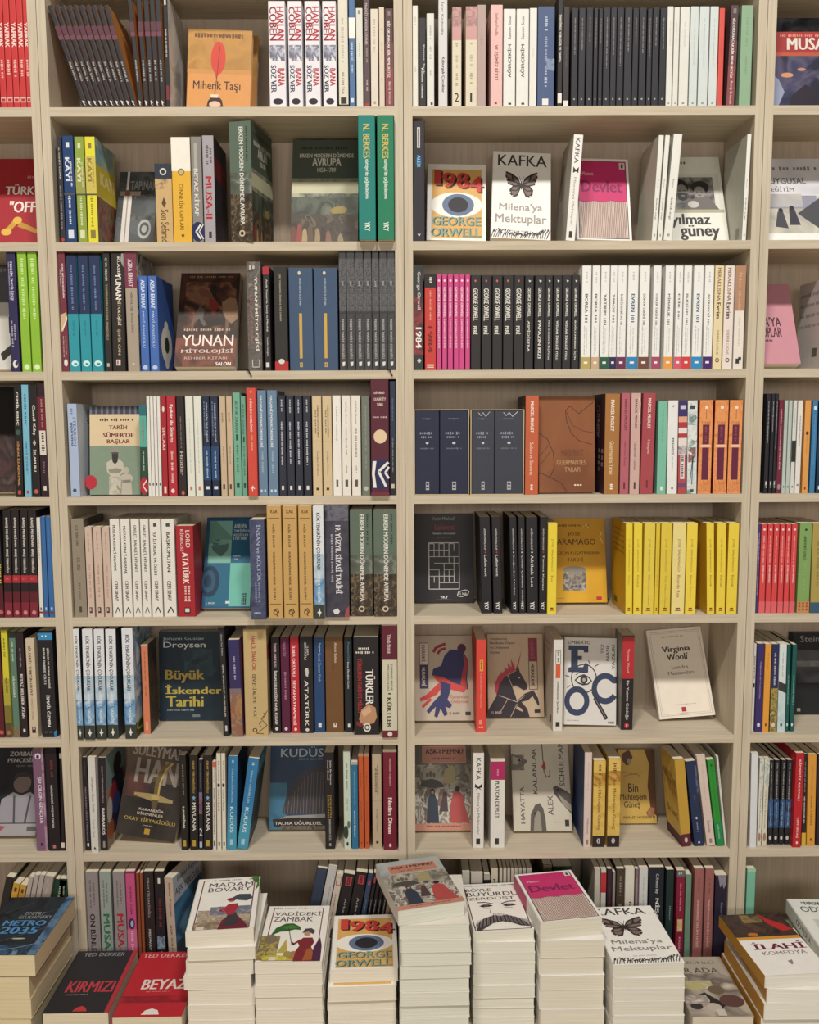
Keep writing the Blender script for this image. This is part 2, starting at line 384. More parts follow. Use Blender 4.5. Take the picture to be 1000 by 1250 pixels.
B(435.4, 443.8, 10, 'off white slim paperback with tiny grey lettering', 'd6d6ca', [G(.35, .5, 'b0b0a4'), R(.3, .02, .7, .06, '8d8d84')])
B(444.6, 452.4, -1, 'purple brown spine with tiny red base stamp', '5b474c', [T('MADRİT UYKUDA UYANIR', .04, .42, 'c9bcba', .25, .75, 'd', 0), G(.45, .6, '9c8a8a'), G(.75, .86, 'b9aaa8'), R(.15, .965, .85, .995, 'a83a34')])
B(453, 462.4, 11, 'pale cream paperback with faint beige lettering', 'd9cfc0', [G(.1, .48, 'b9a994'), R(.35, .94, .65, .97, 'a59c8a')])
B(463.2, 470, 9, 'narrow cream spine with two faint letterings', 'd5c7b4', [G(.22, .24, '8a8074'), G(.35, .55, 'b5a48e'), G(.7, .8, 'b5a48e')])
B(470.6, 482.4, 10.5, 'dark spine fading to brick red against middle divider', '5a3e41', [BAND(.35, .6, '6e4446'), BAND(.6, 1, '85484a'), T('BİZ OKUNACAK BİR MEMLEKETİZ', .13, .7, 'e2d6d0', .3, .68), T('Barış Erincan', .74, .97, 'd9c6c0', .34, .66, 'd', 0), R(.35, .03, .65, .07, '8a7a7a')])
ROW('R', 1)
B(503.9, 510.7, 7, 'narrow white spine against middle divider', 'dedbd0', [G(.1, .2, 'b8b4a8'), G(.6, .68, 'b8b4a8')], d=.11)
B(511.6, 520.3, 22, 'black spine with a white scribbled title', '343132', [T('Kırmızı Saçlı', .3, .62, 'c4c0ba', .55, .85, 'd', 0), T('Kadının Öyküsü', .56, .9, 'e4e0d8', .3, .6)])
B(521, 530.4, 16.5, 'short white spine with small grey lettering', 'd9d7d0', [G(.12, .28, 'a9a69e'), G(.35, .5, 'a9a69e'), G(.6, .68, 'a9a69e'), R(.5, .95, .8, .98, '45433f')])
B(535.2, 546.4, -3, 'tall white spine with slanted black lettering', 'd4d2d0', [T('İyler Kırıkoğlu', .04, .34, '4a4646', .3, .65, 'd', 0), T('Kaburgalı Çocuklar', .54, .87, '4a4646', .3, .7, 'd', 1)], yaw=-2, front='a49ca0')
pk = lambda n: [BAND(0, .33, 'c99a96'), M(0, 0, 1, .2, 'c99a96 a07a78 caa29c', 60), BAND(.33, 1, 'd9cfb8'), G(.36, .4, 'a39a84'), G(.48, .62, 'b5ab92'), G(.66, .8, 'a39a84'), ('t', n, .25 if n == '2' else .4, .86, .75 if n == '2' else .58, .95, '2f2c2a', 'h', 0)]
B(552.2, 563.2, 9, 'cream and pink spine with a large number 2', 'd9cfb8', pk('2'))
B(568.6, 582, 8, 'cream and pink spine with a large number 1', 'd9cfb8', pk('1'))
B(582.4, 593.2, 6, 'plain dusty rose spine, unlettered', 'b39c96', [G(.3, .4, 'a58e88')])
B(598.6, 613.4, 6, 'pink paperback with dark red lettering', 'e3b9b3', [T('Jeyhun Foulle', .08, .3, '7c4a4a', .32, .62, 'd', 0), T('VE İŞİMİZ BİTTİ', .39, .74, '7c3038', .3, .68), LOGO('8a4044', .965, .01, .45, .1)])
ac = [('t', 'Sanem Sesal', .38, .07, .62, .31, '4a4848', 'u', 0), ('t', 'AĞIRÇEKİM', .3, .36, .7, .7, '4a4a46', 'u', 1), LOGO('3a3836', .97, .01, .55, .12)]
RUN([(614.2, 629), (629.8, 645.2)], 11, 'white paperbacks with upward grey lettering', 'e2e1db', ac)
B(645.8, 655, 10, 'plain white spine left of the blue paperback', 'e0dfd8', [G(.4, .5, 'cfcec6')])
B(655.6, 676.4, 8, 'wide slate blue paperback with white base stamp', '4c5c80', [G(.1, .26, 'b4bccb', .42, .58), G(.3, .56, '9aa4b8', .42, .58), G(.6, .82, 'b4bccb', .42, .58), M(.5, .52, 1, .64, '4c5c80 8996b0 4c5c80', 60), R(.3, .92, .66, .985, 'e4e2dc')])
B(680, 686.3, -6, 'tall thin black spine with white lettering', '2f2d2e', [T('TAKVİMDE YERLEŞİR VE TANYA', .17, .6, 'dcd8d0', .2, .8), R(.1, .88, .9, .97, 'e4e0d8')])
B(686.9, 694.4, 8, 'brown black spine with white base stamp', '3e383a', [G(.4, .6, '5c5556'), R(.1, .94, .9, 1, 'e4e0d8')])
bx = [(696.8, 704.8), (705.6, 713.8), (714.8, 723), (723.8, 728.9), (729.6, 734.8), (735.4, 743.8), (744.2, 751.6), (752, 760.4), (761, 770.4), (771, 778.4), (779, 787.6), (788.6, 794.6), (795, 803.2), (804, 812)]
be = [.48, .43, .35, .4, .36, .62, .48, .6, .45, .37, .46, .5, .4, .42]
RUN(bx, [10, 10, 9.5, 10, 10.5, 9.5, 9.5, 9.5, 9.5, 10, 9.5, 10.5, 9, 10], 'matte black spines with small grey lettering', ['313035', '333237', '302f34', '343338', '323136', '313035', '333237', '302f34', '343338', '313035', '323136', '343338', '323136', '302f34'],
    [[G(.1, e, '8e8c90', .42, .6), LOGO('a5a2a2', .925, .008, .5, .12)] for e in be])
wx = [(812.4, 820), (820.6, 827.4), (828, 839.6), (840.4, 850.6), (851.4, 863.4), (864.2, 874.6)]
RUN(wx[:3], [8, 9, 8.5], 'white spines with faint lettering', 'dcdbd4', [G(.15, .4, 'c0beb8', .4, .6), LOGO('8a8884', .97, .008, .5, .12)])
RUN(wx[3:], 8, 'bluish white spines with pale lettering', 'ced5d3', [G(.12, .6, 'b4bcbc', .42, .6), LOGO('8a9090', .97, .008, .5, .12)])
B(875.2, 882, 10, 'narrow coral red spine', 'd3564c', [G(.3, .5, 'bf4c44')])
B(886.4, 896, 6.4, 'leaning dark spine turning brick red downward', '564246', [BAND(.35, .6, '6e4446'), BAND(.6, 1, '8a4a4c'), T('BİZ OKUNACAK BİR MEMLEKETİZ', .13, .72, 'e6dad4', .3, .7), T('Barış Erincan', .75, .98, 'd9c6c0', .32, .68, 'd', 0), R(.3, .03, .7, .08, '8a7a7a')], xt=893)
B(901.8, 916.4, 6.6, 'sage green spine at the right panel', '8cab8c', [G(.12, .42, '7d9b7d', .4, .6), G(.5, .7, '7d9b7d', .4, .6)])
ROW('FR', 1)
FO(941, 1025, 39, 'blue fantasy cover facing out with red title band', '2c2e48', [M(0, .2, 1, 1, '2a2c48 3b3a58 56506a 24243a', 16), R(0, 0, 1, .29, '9c3436'), R(0, .26, 1, .3, 'b4553c'), GH(.14, .03, .8, .065, 'd98a70'), H('MUSA', .24, .075, .8, .225, 'd8d2c8'),
    PL([(0, .5), (.12, .6), (.2, .75), (.1, .95), (0, 1)], '8f97b0'), E(.24, .54, .09, .03, 'c98f6a'), E(.45, .47, .06, .02, 'b98468'), E(.62, .86, .15, .06, 'b98a5c'), PL([(.3, .8), (.5, .66), (.75, .75), (.8, 1), (.25, 1)], '2a2430')], Y=.05, t=.03, lean=6)
FO(946, 1030, 22, 'dark cover peeping above the red banded fantasy book', '2b2d33', [M(0, 0, 1, .2, '24262c 3a3e48 5a5a60 24262c', 22)], Y=.1, t=.02, lean=6)

# ================================================================ SECOND SHELF
ROW('FL', 2)
FO(-40, 52, 194, 'red cover facing out with a golden gavel', 'a12a33', [H('TÜRKÇE', .42, .3, 1.0, .44, 'e8e0d8'), H('"OFF"', .5, .49, .92, .62, 'e8e0d8'), GH(.7, .2, .95, .23, 'c08a80'), PL([(.44, .86), (.5, .88), (.66, .72), (.6, .68)], 'c79a3f'), PL([(.66, .72), (.98, .84), (.98, .88), (.64, .78)], 'b98a38'), E(.5, .84, .07, .04, 'd9b050'), E(.63, .71, .06, .04, 'd9b050'), E(.6, .98, .12, .03, 'b98a38')], Y=.08, t=.022)
ROW('L', 2)
B(74, 80.2, 167, 'narrow charcoal spine with stacked white lettering', '34333a', [T('A. VAHİT YAZAR', .1, .4, 'c9c4bc', .35, .65), T('BENİM GİBİ BİR YOL', .46, .88, '908c88', .3, .7), E(.5, .97, .3, .018, 'b04038')], xt=67)
ky = lambda c: [T('KAYI', .2, .42, c, .2, .6), ('g', .66, .24, .82, .48, c), ('g', .35, .56, .6, .86, c), R(.25, .88, .75, .96, c), R(.35, .06, .65, .11, c), BAND(.535, .55, '555544')]
B(80.8, 94.2, 165.8, 'dark blue spine of a matching trio with yellow and green', '26406e', ky('d8dce6'), xt=76)
B(95.6, 107, 167, 'olive green spine of a matching trio', '8ea044', [BAND(.3, .54, '98994e')] + ky('d5dab0'), xt=91.5)
B(108, 120.6, 167, 'bright yellow spine, cover of people facing right', 'dfd63c', [BAND(.18, .54, 'c9b95a')] + ky('8a7a3c'), front='d8c83e', fcm=[M(0, 0, 1, .25, '6f9aa8 8fb0b0 d8c83e', 25), R(0, .25, 1, .53, 'd2bf3c'), H('KAYI', .2, .3, .9, .42, 'efe6b0'), M(0, .55, 1, 1, '4a4038 7a6a4a 8a3a34 3a4a44', 40)], xt=104)
FO(139, 187, 210, 'dark grey cover facing out with a standing sword', '44484a', [M(0, 0, 1, 1, '3a3e40 4a4e50 5a5e60 34383a', 18), H('TAPINAK', .3, .13, .98, .25, '8d9090', 0), H('ŞÖVALYESİ', .42, .3, .96, .37, '7d8080', 0), M(0, .6, 1, .66, '6a6a68 2c2e30', 60), E(.74, .78, .17, .13, 'a5a5a2'), E(.74, .78, .12, .09, '4a4c4e'), E(.74, .78, .07, .05, 'a5a5a2'),
    R(.2, .0, .26, .9, 'd6d2cc'), R(.05, .27, .58, .33, '9a8a80'), E(.24, .3, .07, .05, '7a5048'), R(.15, .33, .36, 1, 'cdc6c0'), R(.24, .33, .27, 1, '8a8480')], Y=.085, t=.025)
B(191.5, 212, 200, 'parchment coloured spine with a dark blue top', 'c8a875', [BAND(0, .2, '2e3644'), M(0, .19, 1, .32, '2e3644 c8a875 c8a875', 50), E(.5, .1, .2, .045, 'd8d2c4'), E(.5, .1, .12, .028, '2e3644'), PL([(.5, .42), (.64, .5), (.5, .56), (.36, .5)], '5a4630'), T('Son Sefarad', .58, 1.0, '5c4126', .3, .75, 'd', 0)])
B(212.2, 235.2, 167.6, 'white topped golden yellow thick paperback', 'e0ae3c', [BAND(0, .32, 'ece6da'), E(.5, .33, .18, .035, '8a7a4e'), E(.5, .33, .11, .022, 'c8b070'), T('CENNETİN KAPILARI', .44, .88, '5a4418', .36, .64, 'd', 0), E(.5, .935, .08, .014, '7a4a20')], front='d8a638')
B(235.8, 249, 167, 'grey spine with navy chevron disc at base', '86827c', [R(.3, .06, .6, .3, 'a8a49c'), T('BEYAZ KİTAP', .3, .75, 'd9d4cc', .25, .75), E(.5, .9, .62, .095, '232a52'), LN([(.75, .83), (.3, .9), (.75, .97)], .16, 'e0ddd6'), LN([(1.0, .83), (.6, .9), (1.0, .97)], .1, 'e0ddd6')])
B(249.8, 264, 165.5, 'silver spine with big red lettering, maroon cover behind', 'a39da2', [('g', .3, .09, .55, .28, '5a545a'), ('g', .6, .12, .85, .27, '5a545a'), T('MUSA-II', .38, .78, 'b0252f', .2, .75), R(.4, .9, .65, .96, '3a3438')], front='2a2c38', fcm=[M(0, 0, 1, 1, '23242f 3a2c34 2a3a4a', 20), R(.1, .18, .9, .38, '80242c')])
EMs = [M(0, .42, 1, .62, '8a9088 5d6459 4a4e44', 40), M(0, .6, 1, 1, '2e2a24 4a3e30 38322a 77644c 2a2622', 90), BAND(0, .42, '5c6a5c'), ('t', 'ERKEN MODERN DÖNEMDE AVRUPA', .44, .045, .68, .86, 'd9d6ce', 'd', 1), ('g', .74, .045, .84, .34, '2c302c'), E(.5, .93, .14, .028, 'c9b89c'), E(.5, .93, .08, .016, '40382c')]
EMc = [BAND(0, .4, '4b5348'), M(0, .55, 1, 1, '3c4038 565c50 30322c 686a5c', 14), M(0, .74, 1, 1, '2a2620 4a4034 38322a 6a5a48 2c2822', 40), M(0, .4, 1, .56, 'b0ae92 bdb99c c4c0a2', 6), M(0, .385, 1, .42, '4b5348 8a8c78 5c6254', 20), M(0, .535, 1, .57, '8a8c78 4a4e44 a5a488', 24)] + [PL([(u, 1), (u + .01, .9 - h), (u + .04, .87 - h), (u + .07, .9 - h), (u + .09, 1)], c) for u, h, c in ((.0, .02, '6a3a32'), (.09, .05, '8a3f36'), (.17, .0, 'a08a68'), (.25, .03, '5a4a3c'), (.36, .0, '8f7a5c'), (.44, .02, '3a2c26'), (.52, -.02, '7a5a48'), (.62, -.03, '4a3a30'), (.7, -.05, '8a7a60'))] + [ GH(.12, .07, .9, .1, '2c302c'), H('ERKEN MODERN DÖNEMDE', .11, .13, .93, .18, 'c9c6ba'), H('AVRUPA', .3, .185, .74, .265, 'cfccbf'), H('1450-1789', .38, .28, .66, .325, 'bdbaac'), PL([(.58, .7), (.64, .67), (.78, .66), (.84, .69), (.8, .73), (.62, .735)], '8f7c44'), LN([(.74, .66), (.74, .56)], .012, '3a382e'), LN([(.66, .67), (.67, .59)], .01, '3a382e')]
B(283, 310.5, 149, 'thick green grey spine turned to show its painted cover', '5c6a5c', EMs, front='4b5348', fcm=EMc, yaw=-11)
FO(354.5, 437, 171, 'green grey cover facing out with a battle painting', '4b5348', EMc, Y=.06, t=.035)
BK = [T('N. BERKES', .07, .345, 'c9b05a', .3, .68), T('türkiye\'de çağdaşlaşma', .35, .67, 'd5dcd0', .36, .64), T('YKY', .855, .93, 'e4e8e0', .36, .66)]
B(438.2, 459.2, 140.5, 'tall teal green spine, left of the matching green pair', '1f7c72', BK, Y=-.016, d=.15)
B(461.2, 483.4, 140.5, 'tall emerald green spine, right of the matching green pair', '237a58', BK, Y=-.016, d=.15)
ROW('R', 2)
B(503.6, 519, 148, 'black spine with a small blue word', '323036', [R(.35, .05, .6, .22, 'd5d1cc'), R(.42, .06, .54, .21, '55525a'), E(.48, .33, .26, .055, '2a4a72'), T('ALEX', .28, .38, '86bcdc', .35, .62), PL([(.5, .96), (.36, .935), (.5, .942), (.64, .935)], 'e4e0d8')], xt=502.5)
O84 = [R(.08, .07, .93, .97, 'd2a560'), E(.5, .54, .44, .165, 'e8e4dc'), E(.53, .54, .27, .145, '62718f'), E(.53, .54, .17, .1, '2c2a2e')]
for i, (s_, u) in enumerate((('1', .12), ('9', .25), ('8', .5), ('4', .71))):
    dv = (0, .035, .035, .085)[i]; w_ = (.12, .24, .22, .24)[i]
    O84 += [H(s_, u + .03, .095 + dv, u + w_ + .03, .3 + dv, '3a2626'), H(s_, u, .075 + dv, u + w_, .28 + dv, 'c4453e')]
O84 += [H('GEORGE', .1, .7, .92, .815, '2c4a44'), H('GEORGE', .09, .695, .91, .81, '7d9a8c', 0), H('ORWELL', .08, .845, .92, .955, '2c4a44'), H('ORWELL', .07, .84, .91, .95, '7d9a8c', 0)]
FO(520.5, 593.5, 202, 'white bordered orange cover facing out with a big eye', 'e6e1d8', O84, Y=.05, t=.022, roll=1.5)
def BUTTERFLY(cu, cv, s, asp):
    o = []
    W_ = [(0, -.05), (.25, -.55), (.7, -.85), (1, -.95), (1.02, -.6), (.85, -.05), (.55, .05), (.75, .3), (.72, .62), (.5, .85), (.25, .75), (.06, .25)]
    for sg in (-1, 1):
        pts = [(cu + sg * x * s, cv + y * s * asp) for x, y in W_]
        o.append(PL(pts, '2f2826'))
        ins = [[(.12, -.18), (.35, -.5), (.55, -.62), (.4, -.25)], [(.62, -.64), (.9, -.82), (.93, -.6), (.6, -.32)], [(.18, -.08), (.45, -.2), (.85, -.3), (.78, -.1), (.4, .0)], [(.14, .12), (.5, .15), (.62, .3), (.35, .35)], [(.16, .28), (.34, .42), (.62, .4), (.6, .6), (.42, .72), (.28, .6)]]
        for q in ins: o.append(PL([(cu + sg * x * s, cv + y * s * asp) for x, y in q], '776762'))
        for q in ((.97, -.75), (.93, -.45), (.88, -.2), (.7, .5), (.55, .74)): o.append(E(cu + sg * q[0] * s, cv + q[1] * s * asp, .02 * s * 2, .02 * s * 2 * asp, 'd8cfc4'))
    o += [E(cu, cv, .05 * s, .3 * s * asp, '2f2826'), LN([(cu - .02 * s, cv - .2 * s * asp), (cu - .14 * s, cv - .6 * s * asp)], .006, '2f2826'), LN([(cu + .02 * s, cv - .2 * s * asp), (cu + .14 * s, cv - .6 * s * asp)], .006, '2f2826')]
    return o
def FLOURISH():
    o = []; rd = random.Random(5)
    for i in range(26):
        u = .04 + .92 * i / 25; dv = .045 * abs(u - .5) * 2
        o.append(LN([(u - .03, .99), (u + rd.uniform(-.02, .02), .955 - dv), (u + .03, .93 - dv + rd.uniform(-.01, .02))], .012, '34302e'))
        o.append(E(u + rd.uniform(-.02, .02), .955 - dv * 1.2 + rd.uniform(-.02, .02), .014, .009, '34302e'))
    return o
KAF = [H('KAFKA', .09, .035, .93, .165, '3c3938', 0)] + BUTTERFLY(.5, .39, .27, .62) + [H('Milena\'ya', .13, .6, .86, .7, '9a938f', 0), H('Mektuplar', .07, .725, .93, .85, '9a938f', 0), GH(.33, .905, .68, .92, 'b9b2ac')] + FLOURISH()
FO(599, 672, 188.5, 'white cover facing out with a black butterfly, leaning right', 'e9e6e0', KAF, Y=.045, t=.02, roll=3.3)
KFS = [T('KAFKA', .03, .27, '3c3a3a', .25, .7, 'd', 0)] + [PL([(.5, .33), (.2, .3), (.22, .36), (.5, .345), (.78, .36), (.8, .3)], '3a3230')] + [T('Milena\'ya Mektuplar', .4, .86, '9a9590', .3, .62, 'd', 0), R(.3, .91, .65, .97, '3c3a3a')]
B(690.4, 702.4, 164, 'slim white spine with a tiny butterfly, leaning right', 'ebe8e2', KFS, xt=700.8, back='a8a298', bcm=[GH(.1, .1, .9, .6, '8a857c')])
def DEV(n=34):
    o = [R(.05, .03, .955, .985, '3a3436'), R(.065, .04, .94, .975, 'd3bfb4')]
    rd = random.Random(2)
    for i in range(n):
        u = .075 + .86 * i / n; a = rd.uniform(-.006, .006)
        o.append(LN([(u, .5), (u + a, .65), (u - a, .8), (u + a, .97)], .012, '8a7068'))
    o += [R(.065, .04, .94, .52, 'c0336a'), PL([(.065, .5), (.065, .53), (.2, .545), (.35, .525), (.5, .545), (.65, .52), (.8, .54), (.94, .525), (.94, .5)], 'c0336a'), R(.83, .05, .93, .13, 'cfc8c2'), R(.86, .065, .9, .115, '4a4444'), H('Platon', .14, .17, .34, .215, 'e0b0c0', 0), H('Devlet', .11, .28, .87, .42, '7c2450', 1)]
    return o
FO(704, 771.5, 195.5, 'white bordered pink and beige cover facing out', 'e6e2dc', DEV(), Y=.05, t=.02, roll=2)
YG = [T('Boynu', .42, .5, '8a8884', .3, .6, 'd', 0), T('bükük ezgi', .6, .8, '3c3a38', .3, .62, 'd', 0), LOGO('a09e98', .95, .012, .5, .15)]
RUN([(795.4, 802), (802.6, 808.8), (810, 821)], [165, 165, 163.4], 'slim white spines leaning right', 'e4e3dc', YG, xts=[804.5, 812.5, 822.8], back='c2c1b6')
PH = lambda: [M(.12, .24, .84, .62, '2a2828 5c5a58 8d8a86 3a3836', 26), E(.22, .36, .17, .1, '2b2928'), E(.27, .41, .1, .085, '8a8682'), PL([(.18, .43), (.37, .43), (.35, .5), (.27, .52), (.2, .5)], '383534'), R(.21, .395, .26, .405, '2b2928'), R(.29, .395, .34, .405, '2b2928'), R(.24, .455, .31, .462, 'a09a94'), E(.6, .36, .16, .075, '302e2d'), E(.58, .42, .1, .07, '8f8b87'), R(.52, .41, .56, .418, '3a3836'), R(.6, .41, .64, .418, '3a3836'), E(.58, .455, .03, .008, '5a5654'), PL([(.3, .52), (.72, .46), (.9, .62), (.3, .62)], '6a6764'), E(.45, .56, .1, .04, 'b9b5ae'), R(0, .62, .98, .655, 'a8a488')]
FO(820.6, 890.5, 192, 'white cover facing out with two embracing people in grey', 'dcdcd2', [GH(.3, .05, .42, .09, '6a6864'), R(.02, .2, .95, .62, 'd0d0c6')] + PH() + [H('yılmaz', .02, .67, .72, .83, '3a3836', 1), H('güney', .16, .8, .86, .97, '3a3836', 1)], Y=.07, t=.02)
B(905.6, 911, 164, 'slim white spine against right panel, grey cover facing left', 'e6e5de', YG, xt=912.6, back='b9b9ae', bcm=[R(.7, .86, .85, .97, '8a887e')])
ROW('FR', 2)
FO(938, 1020, 194, 'pale cover facing out with strollers on an avenue', 'd8d6d6', [M(0, 0, 1, .45, 'd0cfd3 dedcdc c4c3ca', 6), GH(.06, .1, .94, .15, '7a787c'), H('DUYGUSAL', .06, .24, .7, .315, '5c5a5e', 0), H('EĞİTİM', .16, .345, .5, .41, '5c5a5e', 0), M(0, .46, 1, .92, 'b9b4a6 a8a49c c9c4b4 90909a', 8), R(0, .46, .82, .62, '8f90a0'), M(0, .44, .6, .6, '9a9aaa b5b2ae c4bba8', 9), PL([(.5, .68), (1, .42), (1, .9), (.85, .9)], '4a4a50'),
    PL([(.2, .66), (.28, .64), (.33, .86), (.14, .84)], '45434c'), PL([(.38, .62), (.46, .62), (.52, .82), (.36, .82)], '3c3a46'), E(.25, .64, .035, .025, '2c2a30'), E(.42, .61, .035, .025, '2c2a30'), R(0, .92, 1, 1, 'e6e4e0')], Y=.045, t=.02)

# ================================================================ THIRD SHELF
ROW('FL', 3)
FO(-60, 13, 325, 'pale cover with dark title letters, cut by photo edge', 'c9c6be', [R(0, 0, 1, .36, '5a5c60'), ('t', 'JAL', .82, .1, .98, .17, '2a2a2c', 'h', 1), ('t', 'az', .84, .2, .99, .33, '1f1f22', 'h', 1), GH(.6, .02, .98, .06, '8a8a8c'), PL([(.85, .5), (1, .48), (1, .6), (.9, .66)], '2c2624'), PL([(.8, .85), (1, .74), (1, .84), (.86, .92)], '2f2826')], Y=.06, t=.02)
B(14.2, 25, 307.5, 'dark indigo spine beside two lime green ones', '343054', [T('TEKNİK İNGİLİZCE', .07, .4, 'd9d4e2', .4, .72), G(.08, .4, 'a9a4bc', .18, .32), G(.57, .8, 'b5b0c6', .2, .4), G(.6, .74, 'b5b0c6', .5, .7), E(.5, .935, .3, .032, 'e4e0dc'), E(.62, .93, .16, .02, '343054')], xt=7)
lg = [G(.05, .58, 'c9e39c', .34, .68), G(.62, .84, '8fb850', .38, .6), E(.55, .96, .3, .025, 'dcecc0')]
RUN([(27.2, 38.6), (39.6, 51)], 307.5, 'lime green spines with white lettering', '8dbb3a', lg, xts=[19.8, 32.6])
ROW('L', 3)
B(73.2, 85, 307.5, 'maroon spine with a small beige picture', '743742', [T('TÜRK MİTOLOJİSİNİN', .09, .38, 'e8dcd8', .48, .78), T('Ana Hatları', .14, .28, 'cbb0ac', .2, .42, 'd', 0), PL([(.05, .52), (.9, .5), (1, .56), (.3, .66), (.05, .66)], 'cdb08a'), PL([(.3, .66), (1, .56), (1, .53), (.25, .64)], 'ece0cc'), G(.7, .88, 'c9a8a6', .25, .42), G(.7, .86, 'c9a8a6', .6, .75), E(.55, .925, .26, .03, 'e4d8d4')], xt=67)
cn = [BAND(.5, 1, '3295a2'), G(.08, .47, '6e86ae', .4, .6), G(.56, .7, '2a7a88', .4, .62), E(.5, .93, .34, .026, 'd5ecec'), R(.4, .925, .7, .945, '3295a2')]
RUN([(85.8, 98.6), (100, 112.4), (113.6, 126.8)], 312, 'spines dark navy above and turquoise below', '2b3556', cn, xts=[80.6, 95.5, 109.4], front='2f9fb0')
B(128.4, 137, 309, 'narrow black spine with yellowish grey lettering', '2e2c2c', [T('C. W. CERAM', .04, .23, 'c9c2b0', .35, .65), T('TANRILARIN VATANI ANADOLU', .26, .73, 'a8946a', .35, .65), R(.3, .93, .65, .96, 'b9b2a4')], xt=124.6)
B(137.6, 153.6, 309, 'wide black spine with white and cream lettering', '2f2a28', [T('KLASİK', .03, .2, 'd9d2c6', .52, .74), T('YUNAN', .17, .39, 'ece6da', .36, .78), T('MİTOLOJİSİ', .38, .61, 'd9c8ae', .42, .76), T('ŞEFİK CAN', .64, .86, 'b9a68a', .4, .72), R(.3, .9, .62, .95, 'd8d2c8'), R(.36, .91, .46, .94, 'a03a34'), PL([(.85, 0), (1, 0), (1, .12), (.75, .06)], '9a9690')], xt=134.5)
B(156.4, 171, 307.5, 'beige spine with a maroon top block', 'a59888', [BAND(0, .3, '76384c'), T('AZRA ERHAT', .06, .29, 'dcc8cc', .3, .66), T('MİTOLOJİ SÖZLÜĞÜ', .33, .67, '5c5248', .36, .64), G(.93, .96, 'c9c0b4')], front='8a8a8a', fcm=[M(0, 0, 1, 1, '3a3a3a b0b0ac 5c5c5c d0d0cc', 18)], xt=152)
bl = [T('AZRA ERHAT', .04, .34, 'dce2ec', .28, .72), T('MAVİ ANADOLU', .37, .75, 'b9c8e0', .34, .68, 'd', 0), E(.5, .96, .28, .026, 'b9c8e0')]
RUN([(172.6, 183), (184, 195)], 337, 'blue spines beside dark riders cover', '456ab0', bl, front='3a5ea6', fcm=[E(.5, .7, .34, .2, 'e2e2dc'), E(.52, .7, .14, .09, '35412c'), E(.5, .5, .12, .06, 'e2e2dc'), E(.5, .9, .12, .06, 'e2e2dc')])
YM = [M(0, 0, 1, 1, '2c201c 4a2f26 3a2620 2a1d1a', 14), M(.1, .1, .95, .6, '2a1d1a 4f3024 7c5640 3a241e 241a17', 18), PL([(.72, .32), (.84, .27), (.95, .28), (1, .4), (1, .5), (.9, .55), (.8, .5), (.74, .42)], '8a6c54'), PL([(.8, .5), (.86, .53), (.84, .66), (.8, .66)], '6a5040'), E(.42, .19, .09, .04, '7c5640'), PL([(.3, .2), (.36, .16), (.52, .2), (.6, .3), (.5, .28), (.4, .26)], '6a4434'), PL([(.3, .42), (.36, .36), (.44, .4), (.42, .5), (.5, .56), (.44, .58), (.36, .5), (.28, .54)], '5c5450'), PL([(.5, .3), (.6, .28), (.68, .36), (.6, .44), (.52, .4)], '7a2c28'), M(0, .7, 1, 1, '4a2820 7a4434 3a201a', 16),
      GH(.15, .03, .92, .055, '8a6a50'), GH(.12, .6, .92, .63, 'b9a08a'), H('YUNAN', .1, .67, .95, .785, 'e4d8cc', 0), H('MİTOLOJİSİ', .1, .81, .96, .87, 'd5c6b8', 0), H('REHBER KİTABI', .16, .89, .86, .925, 'b9a392', 0), H('SALON', .68, .955, .93, .99, 'e8e2da')]
FO(212.5, 287, 333.6, 'dark brown cover facing out with painted riders', '2f221e', YM, Y=.05, t=.03)
B(303.6, 320.6, 319.6, 'wide grey mottled spine with large white lettering', '5a5552', [M(0, 0, 1, 1, '4a4643 6a6562 57504c 8a7f76', 60), ('g', .2, .03, .8, .07, 'c4bcb2', 'h'), T('YUNAN MİTOLOJİSİ', .14, .82, 'e0d8ce', .5, .82, 'd', 1), T('REHBER KİTABI', .3, .74, 'b05a50', .22, .4, 'd', 0), ('l', [(.3, .9), (.8, .9), (.8, .965), (.3, .965), (.3, .9)], .05, 'd0c8be')])
B(323, 331.4, 325.6, 'black spine with a bright red top tab', '2b2829', [BAND(0, .075, 'a92c3a'), T('Antik Yunan\'da Savaş ve Mitoloji', .12, .62, 'c9c4be', .38, .68), T('Yasmin Karagöz', .67, .86, 'bcb6b0', .38, .66), R(.25, .92, .75, .965, 'd5d0ca')])
B(336, 352.4, 325.6, 'black spine with a red block at foot', '2d2b2a', [T('ESKİ YUNAN\'DA İNSAN & YAZI SANATI', .07, .52, 'a89a80', .42, .58), R(0, .91, 1, 1, 'b03434'), E(.5, .91, .22, .025, 'd8d4cc')])
RUN([(354, 383.4), (384.4, 413.4)], 327, 'thick navy spines with a golden bar', '3e526e', [E(.45, .05, .06, .018, 'd5c9a8'), T('IRVİN SEVİYE EL KİTABI', .1, .36, 'b9c2cc', .44, .54, 'd', 0), R(.42, .44, .54, .88, 'c9a34a'), R(.42, .92, .54, .965, 'c9a34a'), R(.46, .93, .5, .955, '3e526e')])
tx = [415.2, 424.4, 434.8, 445.4, 455, 464, 473.6, 483.4]
RUN([(tx[i], tx[i + 1] - .5) for i in range(7)], 306.8, 'dark grey speckled spines', '3f3f41', [M(0, .06, 1, .5, '353537 6a6a6c 4a4a4c 2f2f31', 300), M(0, .5, 1, 1, '3a3a3c 454547 333335', 90), G(.25, .3, 'a0a0a0'), T('FELSEFE TARİHİ SÖZLÜĞÜ', .57, .9, 'c9c6c2', .34, .72, 'd', 0), PL([(.35, .93), (.75, .925), (.7, .96), (.4, .965)], 'dcd8d2')])
